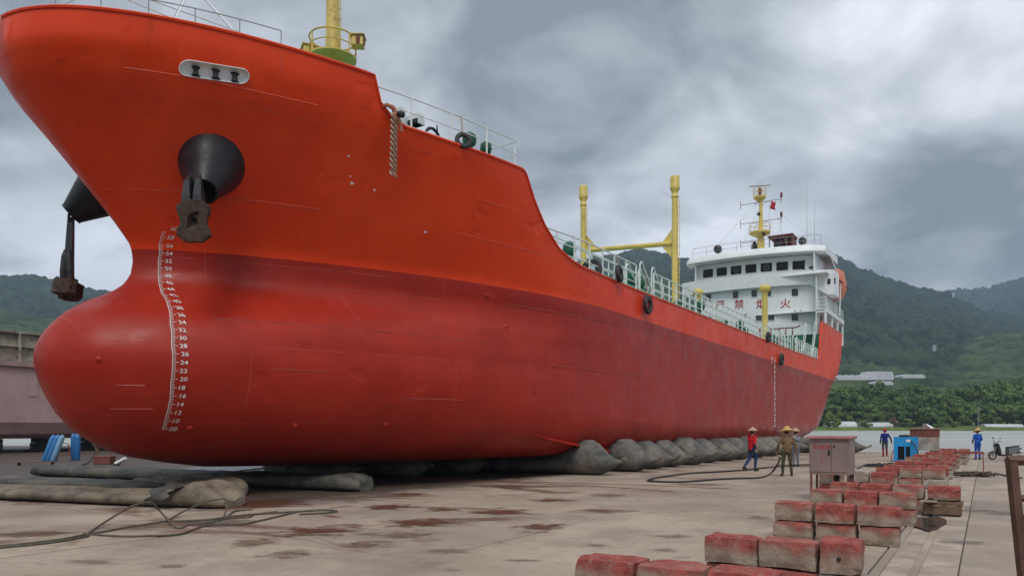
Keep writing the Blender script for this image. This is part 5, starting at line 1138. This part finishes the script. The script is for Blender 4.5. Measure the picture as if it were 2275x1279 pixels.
hose(c4([(-300,790),(0,755),(300,728),(600,690),(790,650),(800,620,.02),(1000,490,.10),(1180,385,.3),(1330,345,.40),(1390,365,.35),(1450,430,.2),(1530,520,.05),(1610,580,.02),(1720,545),(1900,525),(2060,490),(2250,478),(2290,455),(2500,430)]),.020,M_hose,'brown cable rising over the bound end of the dusty airbag','cable','ground_cable')
hose(c4([(755,625),(900,640),(1100,652),(1300,650),(1600,635),(1750,590),(1900,545),(2150,545),(2300,520),(2520,470),(2700,425)]),.020,M_hose,'lowest brown cable loop on the pale concrete','cable','ground_cable')
hose(c4([(1530,500),(1650,430,.08),(1850,345,.25),(2000,315,.32),(2060,330,.30),(2045,400,.15),(2025,465,.03),(2060,468),(2120,425),(2275,410)]),.018,M_hose,'brown cable springing up in a bow in front of the dark airbag','cable','ground_cable')
for k,(L,lab) in enumerate([([(830,1092),(950,1106),(1100,1120)],'a'),]): pass
for pts,lab in [([(560,1080),(850,1062),(1100,1068),(1400,1076),(1620,1085)],'thin rusty wire lying under the bow towards the blocks'),([(860,1062),(1000,1066),(1300,1078),(1500,1092)],'thin dark cable beside the hull on the slab')]: hose(pts,.010,M_redbrown,lab,'wire','ground_wire')
hose([(1905,1040),(1930,1030),(1960,1036),(1975,1028),(2010,1034)],.03,M_blk2,'black cable on the ground left of the blue machine','cable','ground_cable')
# heaps: black hose coil and dark net by the trestle
def heap(px,py,L,W,H,mat,label,seed,cat,name,n=16):
    rr=random.Random(seed); c=at_z(px,py,0); root=empty(name,c,label,cat)
    for k in range(n):
        P=[]; ph=rr.uniform(0,6); ox=rr.uniform(-.25,.25)*L
        for j in range(18):
            t=j/17*2*math.pi*rr.choice([.8,1]); P.append(c+RIGHT*(ox+L*.33*math.cos(t+ph)*rr.uniform(.9,1.1))+VIEW*(W*.4*math.sin(t+ph)*rr.uniform(.85,1.15))+Vector((0,0,.03+H*rr.uniform(.1,1)*(1-abs(ox)/L*1.5))))
        m=MB(); m.tube(P,.028,5); m.build('coil_turn',mat,root,True)
    return root
M_net=paint('old_net',(.075,.06,.035),.9,.4,8); heap(2165,1058,1.6,.7,.16,M_net,'heap of dark olive rope by the red trestle',3,'rope','rope_heap'); heap(1950,1037,1.1,.5,.14,M_blk2,'black hose coil on the ground left of the blocks',4,'hose','hose_coil',12)
hose([(2190,1056),(2215,1052),(2245,1058),(2270,1061)],.03,M_net,'dark rope tail running right from the rope heap','rope','rope_tail')
# gas bottles leaning on their rack at the left
M_cyl=paint('bottle_blue',(.03,.17,.42),.45,.12,3,(.25,.3,.35),.4); M_cylp=paint('faded_bottle_blue',(.18,.34,.52),.5,.12,3)
def bottle(p,lean,lab,mat):
    a=Vector((lean[0],lean[1],1)).normalized(); p=Vector(p); root=empty('gas_bottle',p,lab,'gas bottle','blue gas bottles by the barge'); m=MB()
    m.lathe([(.13,0),(.148,.02),(.148,.80),(.13,.86),(.06,.91),(.04,.93)],p,p+a*1.62,16); m.build('body',mat,root,True); m=MB(); m.lathe([(.045,0),(.045,.5),(.03,.55),(.03,1)],p+a*1.50,p+a*1.64,10); m.build('valve',M_rustplate,root,True)
cb=at_z(98,1023); 
for k,(o,mt,lab) in enumerate([(0,M_cyl,'leftmost of the three leaning blue gas bottles'),(.30,M_cyl,'middle of the three leaning blue gas bottles'),(.60,M_cylp,'faded pale blue gas bottle leaning in front of the rack')]): q=cb+RIGHT*o+VIEW*(-.1*k); l=RIGHT*.30+VIEW*.15; bottle(q,l,lab,mt)
for k in range(2): bottle(cb+RIGHT*(1.12+.22*k)+VIEW*.8,RIGHT*.02,['left upright dark blue gas bottle behind the rack','right upright dark blue gas bottle behind the rack'][k],M_cyl)
rk=empty('bottle_rack',cb+RIGHT*1.2,'rusty steel stand in front of the upright gas bottles','rack'); m=MB()
for s in (-.4,.4): m.tube([cb+RIGHT*(1.1+s)+Vector((0,0,0)),cb+RIGHT*(1.1+s*.55)+Vector((0,0,.9))],.025,5)
m.tube([cb+RIGHT*.82+Vector((0,0,.88)),cb+RIGHT*1.0+Vector((0,0,.98)),cb+RIGHT*1.2+Vector((0,0,.98)),cb+RIGHT*1.38+Vector((0,0,.88))],.025,5); m.tube([cb+RIGHT*.75+Vector((0,0,.3)),cb+RIGHT*1.45+Vector((0,0,.3))],.02,5); m.build('tube_frame',M_redbrown,rk,True)
def plank(px,py,L,W,H,mat,label): c=at_z(px,py); m=MB(); m.cbox(c+Vector((0,0,H/2+.08)),(L,W,H),.008,TH); o=m.build('plank',mat); tag(o,label,'plank'); return o
pk=empty('timber_bench',at_z(78,1033),'low timber plank on short feet in front of the gas bottles','bench'); c=at_z(78,1033); m=MB(); m.cbox(c+Vector((0,0,.16)),(1.75,.25,.05),.008,TH); m.build('plank',M_wood,pk)
for s in (-.8,.8): m=MB(); m.box(c+RIGHT*s+Vector((0,0,.07)),(.08,.25,.14),TH); m.build('foot',M_wood,pk)
c=at_z(232,1030); rbx=empty('tool_box',c,'small red metal tool box under the bow','box'); m=MB(); m.cbox(c+Vector((0,0,.18)),(.85,.5,.34),.02,TH); m.build('case',M_redbrown,rbx); m=MB(); m.cbox(c+Vector((0,0,.37)),(.89,.54,.05),.015,TH); m.build('lid',M_redbrown,rbx)
wf=empty('wooden_trestle',at_z(215,1026),'thin wooden trestle legs beside the red tool box','trestle')
for s,l in ((-.35,.15),(.45,-.12),(-.2,-.2)): m=MB(); m.tube([c+RIGHT*(s-.3)+VIEW*.4,c+RIGHT*(s-.3+l)+VIEW*.4+Vector((0,0,1.0))],.04,4); m.build('leg',M_wood,wf)
m=MB(); m.tube([c+RIGHT*-.8+VIEW*.4+Vector((0,0,.95)),c+RIGHT*.35+VIEW*.4+Vector((0,0,.95))],.04,4); m.build('top_rail',M_wood,wf)
hose([(150,1030),(175,1033),(195,1027),(205,1015),(215,1000)],.03,M_hosedark,'dark hose curling up to the wooden trestle','hose')
c=at_z(268,1033); wp=empty('pipe_offcut',c,'white painted pipe offcut tilted on the ground under the bow','pipe'); m=MB(); m.tube([c+RIGHT*-.25+Vector((0,0,.07)),c+RIGHT*.25+Vector((0,0,.34))],.09,10); m.build('pipe',M_white,wp,True); m=MB(); m.box(c+RIGHT*-.2+Vector((0,0,.035)),(.25,.2,.07)); m.build('wedge',M_blk2,wp)
M_tarp=paint('grey_sheet',(.17,.175,.18),.4,.15,2); m=MB(); A=[at_z(x,y,.03+.02*((k*7)%3)) for k,(x,y) in enumerate([(390,1041),(470,1034),(600,1031),(612,1035),(520,1046),(430,1047)])]; m.add(A,[tuple(range(6))]); o=m.build('plastic_sheet',M_tarp); tag(o,'pale grey plastic sheet on the ground under the bow','sheet'); o.modifiers.new('t','SOLIDIFY').thickness=.01

# ------------------------------------------------------------------ the mauve barge at the left
M_barge=paint('barge_mauve',(.44,.285,.27),.7,.12,.35,(.20,.12,.10),.5); M_bargetop=paint('barge_rusty_side',(.33,.29,.22),.8,.45,1.1,(.05,.025,.015),.95,bump=.5); M_bargerim=paint('barge_rim',(.33,.21,.19),.65,.15,.8)
bg=empty('river_barge',(-64,30,0),'mauve barge hull with rusty ribbed hold side at the left','barge'); bx=-58.5
m=MB(); yy=np.linspace(-6,70,40); prof=[(-3.0,1.0),(-1.2,1.05),(-.45,1.35),(0,2.2),(0,6.2)]
m.grid([[Vector((bx+o,y,z)) for y in yy] for o,z in prof],0,True); m.add([Vector((bx+o,-6,z)) for o,z in prof]+[Vector((bx-12,-6,6.2)),Vector((bx-12,-6,1))],[tuple(range(7))]); m.grid([[Vector((bx-12,y,1)) for y in yy],[Vector((bx-3,y,1)) for y in yy]],0,True); m.build('hull_side',M_barge,bg)
m=MB(); m.box((bx-.02,32,6.36),(.5,76,.30)); m.build('rubbing_rail',M_bargerim,bg); m=MB(); m.box((bx-6,32,6.30),(11.6,75.9,.2)); m.build('side_deck',M_bargerim,bg)
m=MB(); m.box((bx-.85,32,7.6),(.12,75,2.3)); m.build('hold_coaming',M_bargetop,bg); m=MB(); m.box((bx-.75,32,8.72),(.5,75,.14)); m.build('coaming_rim',M_bargetop,bg); m=MB(); m.box((bx-.68,32,7.72),(.35,75,.10)); m.build('coaming_stringer',M_bargetop,bg)
rib=MB(); rib.box((0,0,1.1),(.40,.12,2.2)); rm_=rib.mesh('coaming_rib'); rm_.materials.append(M_bargetop)
for y in np.arange(12,52,1.55): mesh_obj('coaming_rib',rm_,(bx-.62,y,6.45),bg)
m=MB(); m.box((bx+.02,26.6,4.9),(.05,.6,1.6)); m.build('doubler_plate',M_barge,bg)
for k,y in enumerate(np.arange(14,62,3.6)):
    ps=empty('keel_pillar',(bx-2.4,y,0),'dark timber pillar under the mauve barge, %s from the left'%NUM[k],'pillar','pillars under the barge')
    for j in range(3): m=MB(); m.cbox((bx-2.4+.05*math.sin(y+j),y+.06*math.sin(3*y+j),.17+.335*j),(1.6,1.15-.12*j,.32),.03); m.build('baulk',M_blk2,ps)

# ------------------------------------------------------------------ people: one continuous body each (overlapping limbs fused by a voxel remesh), hats as parts
SKIN=paint('skin',(.36,.20,.13),.55,.1,20); HAIR=paint('hair',(.012,.010,.009),.5,.2,20)
def cloth(name,c,var=.2,scale=6,dirt=None,amt=.4): return paint(name,c,.9,var,scale,dirt,amt,bump=.5,bscale=25,spec=.15)
def camo(name,cols):
    t=NT(name); k=cols[0]; 
    for i,c in enumerate(cols[1:]): k=t.mix(t.ramp(t.noise(9,2,.5,off=(i*9,i*5,3)),.52,.55),k,c)
    t.bump(t.noise(30,4),.4,.01); return t.set(k,.9,0,.15)
BASE=dict(pel=(0,0,.93),sp=(0,-.01,1.10),ch=(0,0,1.28),nk=(0,.0,1.45),hd=(0,.02,1.60),
 sl=(-.18,0,1.39),sr=(.18,0,1.39),el=(-.24,-.03,1.12),er=(.24,-.03,1.12),wl=(-.25,.05,.88),wr=(.25,.05,.88),
 hl=(-.095,0,.90),hr=(.095,0,.90),kl=(-.10,.02,.50),kr=(.10,.02,.50),al=(-.10,-.02,.09),ar=(.10,-.02,.09))
def person(label,loc,face,J,mats,hat,height=1.0,sleeve=(1,1),vest=False,boots=False,group=None):
    """mats: skin, hair, top, trousers, shoes, lower-sleeve; face: direction looked in; sleeve: fraction of forearm covered by the top"""
    P={k:Vector(v) for k,v in BASE.items()}; P.update({k:Vector(v) for k,v in J.items()})
    caps=[]   # (p,q,rp,rq,mat)
    def C(a,b,ra,rb,mi): caps.append((Vector(a),Vector(b),ra,rb,mi))
    C(P['pel'],P['sp'],.145,.135,2 if not vest else 2); C(P['sp'],P['ch'],.135,.15,2); C(P['ch'],(P['ch']+P['nk'])/2,.15,.10,2)
    C(P['sl']*.92+P['ch']*.08,P['sr']*.92+P['ch']*.08,.075,.075,2); C(P['ch']+Vector((-.07,0,-.02)),P['ch']+Vector((.07,0,-.02)),.135,.135,2); C(P['pel']+Vector((-.07,0,-.03)),P['pel']+Vector((.07,0,-.03)),.12,.12,3); C(P['sp']+Vector((-.05,0,-.06)),P['sp']+Vector((.05,0,-.06)),.125,.125,2)
    C(P['nk']-Vector((0,0,.04)),P['hd']-Vector((0,0,.05)),.055,.052,0)
    hd=P['hd']; C(hd+Vector((0,-.015,.02)),hd+Vector((0,.015,.05)),.092,.085,1); C(hd+Vector((0,.03,-.045)),hd+Vector((0,.025,.02)),.062,.078,0); C(hd+Vector((0,.095,-.005)),hd+Vector((0,.112,-.028)),.012,.016,0)
    C(hd+Vector((-.02,.088,-.062)),hd+Vector((.02,.088,-.062)),.010,.010,0)
    for s in (-1,1): C(hd+Vector((s*.088,0,.012)),hd+Vector((s*.09,.0,-.022)),.018,.014,0); C(hd+Vector((s*.032,.092,.018)),hd+Vector((s*.036,.092,.018)),.011,.011,1)
    for s,(a,b,c) in ((-1,('sl','el','wl')),(1,('sr','er','wr'))):
        S,E_,W=P[a],P[b],P[c]; C(S,E_,.062,.050,2); f=sleeve[0 if s<0 else 1]
        mid=E_.lerp(W,max(f,.02)); 
        if f>0: C(E_,mid,.050,.043,2)
        if f<1: C(mid,W,.043,.032,5)
        d=(W-E_).normalized(); side=Vector((s,0,0)); fw=(Vector((0,1,0))-d*d.y).normalized(); pal=W+d*.085; C(W,pal,.030,.034,0); C(W+d*.045-fw*.02,W+d*.08+fw*.02,.027,.027,0)
        for k,(o,L) in enumerate(((-.030,.062),(-.010,.075),(.011,.070),(.030,.055))):
            r0=pal+fw*o; kn=r0+d*L*.55-side*.006; C(r0,kn,.0105,.010,0); C(kn,kn+d*L*.5-side*.022,.010,.009,0)
        t0=W+d*.03+fw*.028; C(t0,t0+d*.035+fw*.03,.013,.011,0); C(t0+d*.035+fw*.03,t0+d*.065+fw*.036,.011,.0095,0)
    for s,(a,b,c) in ((-1,('hl','kl','al')),(1,('hr','kr','ar'))):
        H_,K,A_=P[a],P[b],P[c]; C(H_,K,.092,.066,3); C(K,A_+(K-A_)*.12,.066,.050,4 if boots else 3); ft=Vector((s*.02,.16,-.045))
        C(A_,A_+Vector((0,-.03,-.035)),.045,.042,4); C(A_+Vector((0,-.02,-.045)),A_+ft,.042,.035,4)
    mb=MB()
    for p,q,ra,rb_,mi in caps:
        d=q-p; L=max(d.length,.002); a=d.normalized() if d.length>.001 else Vector((0,0,1)); prof=[]
        for k in range(5): t=math.pi/2*k/4; prof.append((max(ra*math.sin(t),.0008),-ra*math.cos(t)/L))
        for k in range(5): t=math.pi/2*k/4; prof.append((max(rb_*math.cos(t),.0008),1+rb_*math.sin(t)/L))
        mb.lathe(prof,p,p+a*L,12)
    me=mb.mesh('body'); o=bpy.data.objects.new('tmp',me); col.objects.link(o); r=o.modifiers.new('r','REMESH'); r.mode='VOXEL'; r.voxel_size=.0095; sm=o.modifiers.new('s','SMOOTH'); sm.factor=.5; sm.iterations=2
    bpy.context.view_layer.update(); m2=bpy.data.meshes.new_from_object(o.evaluated_get(bpy.context.evaluated_depsgraph_get())); bpy.data.objects.remove(o); bpy.data.meshes.remove(me); m2.name='body'
    n=len(m2.polygons); cen=np.empty(n*3); m2.polygons.foreach_get('center',cen); cen=cen.reshape(-1,3); best=np.full(n,9e9); idx=np.zeros(n,int)
    for p,q,ra,rb_,mi in caps:
        p_,q_=np.array(p),np.array(q); d=q_-p_; t=np.clip(((cen-p_)@d)/max(d@d,1e-9),0,1); dist=np.linalg.norm(cen-(p_+t[:,None]*d),axis=1)-(ra+(rb_-ra)*t); k=dist<best; best[k]=dist[k]; idx[k]=mi
    # belt line between shirt and trousers
    m2.materials.clear()
    for mt in mats: m2.materials.append(mt)
    m2.polygons.foreach_set('material_index',idx.tolist()); m2.polygons.foreach_set('use_smooth',[True]*n); m2.update()
    low=min(P['al'].z,P['ar'].z)-.09
    face=Vector(face).normalized(); rz=math.atan2(-face.x,face.y); loc=Vector(loc)
    root=empty('person',loc,label,'person',group); root.rotation_euler=(0,0,rz); root.scale=(height,)*3
    b=bpy.data.objects.new('body',m2); col.objects.link(b); b.parent=root; b.location=(0,0,-low)
    if hat:
        kind,mt=hat; m=MB(); h=hd+Vector((0,0,-low+.09))
        if kind=='cone': m.lathe([(.215,0),(.20,.05),(.11,.55),(.02,.98),(.004,1)],h+Vector((0,0,-.035)),h+Vector((0,.0,.125)),28); m.lathe([(.205,0),(.10,.55),(.01,.95)],h+Vector((0,0,-.04)),h+Vector((0,0,.11)),28,caps=False)
        elif kind=='straw': m.lathe([(.25,0),(.235,.16),(.17,.36),(.115,.42),(.112,.75),(.085,.96),(.01,1)],h+Vector((0,-.03,-.075)),h+Vector((0,.02,.11)),28)
        elif kind=='helmet': m.lathe([(.135,0),(.118,.12),(.115,.45),(.085,.80),(.01,1)],h+Vector((0,.005,-.035)),h+Vector((0,-.005,.085)),20); m.box(h+Vector((0,.12,-.03)),(.14,.09,.012))
        ho=m.build('hat',mt,None,True,origin=(0,0,0)); ho.parent=root; ho.location=(0,0,0)
    return root
STRAW=cloth('straw',(.56,.38,.15),.2,25); BAMB=cloth('bamboo_hat',(.42,.30,.19),.15,25)
JEAN=cloth('blue_jeans',(.022,.05,.13)); NAVY=cloth('navy_sleeve',(.014,.018,.035)); SHOE=cloth('dark_shoes',(.03,.024,.022))
walk=dict(kl=(-.09,-.06,.50),al=(-.09,-.36,.17),kr=(.10,.10,.50),ar=(.10,.06,.09),el=(-.23,.10,1.14),wl=(-.20,.26,.98),er=(.24,-.10,1.14),wr=(.25,-.06,.90))
person('worker in red shirt, jeans and conical hat walking beside the airbags',at_z(1671,1046),RIGHT*.9+VIEW*.45,walk,[SKIN,HAIR,cloth('red_shirt',(.50,.018,.026)),JEAN,SHOE,NAVY],('cone',BAMB),1.02,(0,0))
person('worker seen from behind in broad straw hat and camouflage trousers holding a hose',at_z(1748,1057),VIEW*1+RIGHT*.1,dict(al=(-.15,-.02,.09),kl=(-.13,.0,.5),ar=(.16,-.05,.09),kr=(.13,.0,.5),wl=(-.31,.12,.92),el=(-.29,-.02,1.13),wr=(.30,.02,.90),er=(.29,-.03,1.13)),[SKIN,HAIR,cloth('brown_work_jacket',(.20,.125,.065),.25,5,(.10,.06,.03),.5),camo('camouflage_cloth',[(.085,.07,.04),(.035,.032,.022),(.15,.12,.08),(.05,.06,.03)]),camo('camouflage_boots',[(.07,.06,.035),(.03,.028,.02),(.12,.10,.06)]),cloth('glove',(.05,.045,.045))],('straw',STRAW),1.03,(1,1),boots=True)
person('worker in grey camouflage top and conical hat behind the man in the straw hat',at_z(1768,1036),VIEW*1-RIGHT*.2,dict(wl=(-.2,.25,1.12),wr=(.2,.27,1.15),el=(-.25,.05,1.15),er=(.25,.05,1.15)),[SKIN,HAIR,camo('grey_camouflage',[(.16,.17,.17),(.05,.055,.06),(.26,.27,.27)]),cloth('grey_trousers',(.16,.17,.21)),SHOE,SKIN],('cone',BAMB),1.0)
person('worker in dark blue jacket and red helmet near the water edge',at_z(1966,1013),VIEW*1+RIGHT*.25,dict(wr=(.40,.10,.92),er=(.34,-.02,1.12),al=(-.10,-.06,.09),ar=(.13,.06,.09)),[SKIN,HAIR,cloth('dark_blue_jacket',(.018,.030,.17)),cloth('grey_shorts',(.085,.08,.075)),cloth('red_boots',(.22,.018,.022)),SKIN],('helmet',cloth('red_helmet',(.48,.03,.035),.05)),1.0,boots=True)
person('worker in bright blue overalls and straw hat seen from behind by the scooter',at_z(2172,1020),VIEW*1-RIGHT*.1,dict(wl=(-.16,.18,1.0),wr=(.17,.16,1.0),el=(-.26,.0,1.14),er=(.26,.0,1.14),al=(-.12,-.02,.09),ar=(.12,-.02,.09)),[SKIN,HAIR,cloth('blue_overalls',(.018,.085,.42)),bpy.data.materials['blue_overalls'],SHOE,SKIN],('straw',STRAW),1.0)
hid=at_z(2036,1016); person('worker in yellow helmet mostly hidden behind the red and cream cabinet',hid,RIGHT,dict(wr=(.22,.32,1.32),er=(.26,.10,1.20)),[SKIN,HAIR,cloth('grey_shirt',(.2,.2,.22)),JEAN,SHOE,SKIN],('helmet',cloth('yellow_helmet',(.55,.38,.03),.05)),1.0)
um=empty('sun_umbrella',hid+RIGHT*.75+Vector((0,0,1.0)),'white umbrella tilted open above the red and cream cabinet','umbrella'); c=hid+RIGHT*.62+Vector((0,0,1.45)); ax=(RIGHT*.75-VIEW*.1+Vector((0,0,.55))).normalized()
m=MB(); m.lathe([(.62,0),(.55,.22),(.42,.5),(.22,.82),(.01,1)],c+ax*.22,c+ax*.52,10,caps=False); o=m.build('canopy',paint('umbrella_white',(.74,.76,.78),.5,.05,3),um); o.modifiers.new('t','SOLIDIFY').thickness=.008
m=MB(); m.tube([c-ax*.45,c+ax*.50],.012,6); m.build('shaft',M_blk2,um,True); m=MB(); m.tube([c-ax*.45,c-ax*.52+Vector((0,0,-.03)),c-ax*.48+Vector((0,0,-.08))],.016,6); m.build('handle',M_blk2,um,True)

# ------------------------------------------------------------------ scooter
sf=at_z(2205,1021); sc=empty('parked_scooter',sf+RIGHT*.62,'grey and black motor scooter parked at the right by the water','scooter'); U=Vector((0,0,1)); S_=lambda x,z,y=0:sf+RIGHT*x+U*z+VIEW*y
M_scoot=paint('scooter_grey',(.14,.14,.145),.35,.1,3); M_scblk=paint('scooter_black',(.018,.018,.020),.4,.2,3)
for nm,x in (('front_wheel',0),('rear_wheel',1.24)):
    w=empty(nm,S_(x,0),parent=sc); m=MB(); cw=S_(x,.25)
    vs=[];fs=[];n,k=26,8
    for i in range(n):
        t=2*math.pi*i/n; d=RIGHT*math.cos(t)+U*math.sin(t)
        for j in range(k): s=2*math.pi*j/k; vs.append(cw+d*(.20+.05*math.cos(s))+VIEW*(.05*math.sin(s)))
    for i in range(n):
        for j in range(k): fs.append((i*k+j,((i+1)%n)*k+j,((i+1)%n)*k+(j+1)%k,i*k+(j+1)%k))
    m.add(vs,fs); m.build('tyre',M_rubber,w,True); m=MB()
    for j in range(5): t=2*math.pi*j/5; m.tube([cw,cw+(RIGHT*math.cos(t)+U*math.sin(t))*.17],.018,5)
    m.tube([cw+(RIGHT*math.cos(t)+U*math.sin(t))*.165 for t in np.linspace(0,2*math.pi,20)[:-1]],.02,6,closed=True); m.cyl(cw-VIEW*.06,cw+VIEW*.06,.05,.05,10); m.build('rim',M_grey,w,True)
def slabx(m,pts,hw):
    """side profile extruded across the scooter with rounded edges"""
    n=len(pts); rows=[]
    for y,s in ((-hw,.88),(-hw*.6,1),(hw*.6,1),(hw,.88)):
        cx=sum(p[0] for p in pts)/n; cz=sum(p[1] for p in pts)/n; rows.append([S_(cx+(x-cx)*s,cz+(z-cz)*s,y) for x,z in pts])
    vs=[p for r in rows for p in r]; fs=[(j*n+k,j*n+(k+1)%n,(j+1)*n+(k+1)%n,(j+1)*n+k) for j in range(3) for k in range(n)]+[tuple(range(n-1,-1,-1)),tuple(range(3*n,4*n))]; m.add(vs,fs)
m=MB(); slabx(m,[(.17,.92),(.25,.95),(.36,.62),(.42,.34),(.34,.30),(.22,.45),(.15,.72)],.19); m.build('front_shield',M_scblk,sc,True)
m=MB(); slabx(m,[(.36,.33),(.40,.22),(.86,.20),(.88,.31)],.17); m.build('floorboard',M_scblk,sc,True)
m=MB(); slabx(m,[(.80,.30),(.78,.62),(.90,.70),(1.42,.76),(1.56,.66),(1.40,.46),(1.12,.34)],.17); m.build('rear_body',M_scoot,sc,True)
m=MB(); slabx(m,[(.76,.66),(.80,.74),(1.10,.78),(1.40,.82),(1.46,.77),(1.0,.69)],.13); m.build('seat',M_scblk,sc,True)
m=MB(); slabx(m,[(1.15,.42),(1.28,.53),(1.50,.50),(1.60,.38),(1.55,.36),(1.42,.47),(1.25,.46)],.07); m.build('rear_mudguard',M_scblk,sc,True)
m=MB(); slabx(m,[(-.16,.40),(.0,.51),(.16,.44),(.2,.36),(.02,.46),(-.12,.36)],.07); m.build('front_mudguard',M_scblk,sc,True)
for s in (-.07,.07): m=MB(); m.tube([S_(0,.25,s),S_(.12,.6,s*.8),S_(.22,.95,s*.4)],.02,6); m.build('fork_leg',M_grey,sc,True)
m=MB(); m.tube([S_(.28,1.02,-.33),S_(.24,1.05,-.2),S_(.22,1.0,0),S_(.24,1.05,.2),S_(.28,1.02,.33)],.018,6); m.build('handlebar',M_scblk,sc,True)
m=MB(); m.ell(S_(.16,.95),(.10,.12,.09)); m.build('headlight',M_grey,sc,True)
for s in (-1,1): m=MB(); m.tube([S_(.25,1.04,s*.24),S_(.22,1.2,s*.30)],.008,5); m.ell(S_(.22,1.24,s*.32),(.05,.05,.04),10,6); m.build('mirror',M_grey if s<0 else M_scblk,sc,True)
m=MB(); m.tube([S_(.75,.22,.1),S_(.68,.02,.16)],.014,5); m.build('side_stand',M_grey,sc,True)
m=MB(); m.tube([S_(1.42,.78,-.12),S_(1.62,.86,-.10),S_(1.62,.86,.10),S_(1.42,.78,.12)],.014,6); m.build('grab_rail',M_grey,sc,True); m=MB(); m.cbox(S_(1.57,.63),(.06,.2,.08),.02,TH); m.build('tail_light',M_red,sc)
m=MB(); m.tube([S_(1.0,.26,-.14),S_(1.5,.33,-.16)],[.03,.05],8); m.build('silencer',M_grey,sc,True)

# ------------------------------------------------------------------ the river air: even haze over the whole valley
hz=MB(); hz.box((-200,850,206.5),(5000,3000,427)); hazeo=hz.build('haze',[]); tag(hazeo,kind='stuff')
hm=bpy.data.materials.new('haze_air'); hm.use_nodes=True; hm.node_tree.nodes.clear(); o_=hm.node_tree.nodes.new('ShaderNodeOutputMaterial'); v_=hm.node_tree.nodes.new('ShaderNodeVolumePrincipled')
v_.inputs['Color'].default_value=(.56,.72,.95,1); v_.inputs['Density'].default_value=.00031; v_.inputs['Anisotropy'].default_value=.1; hm.node_tree.links.new(v_.outputs[0],o_.inputs['Volume']); hazeo.data.materials.append(hm)
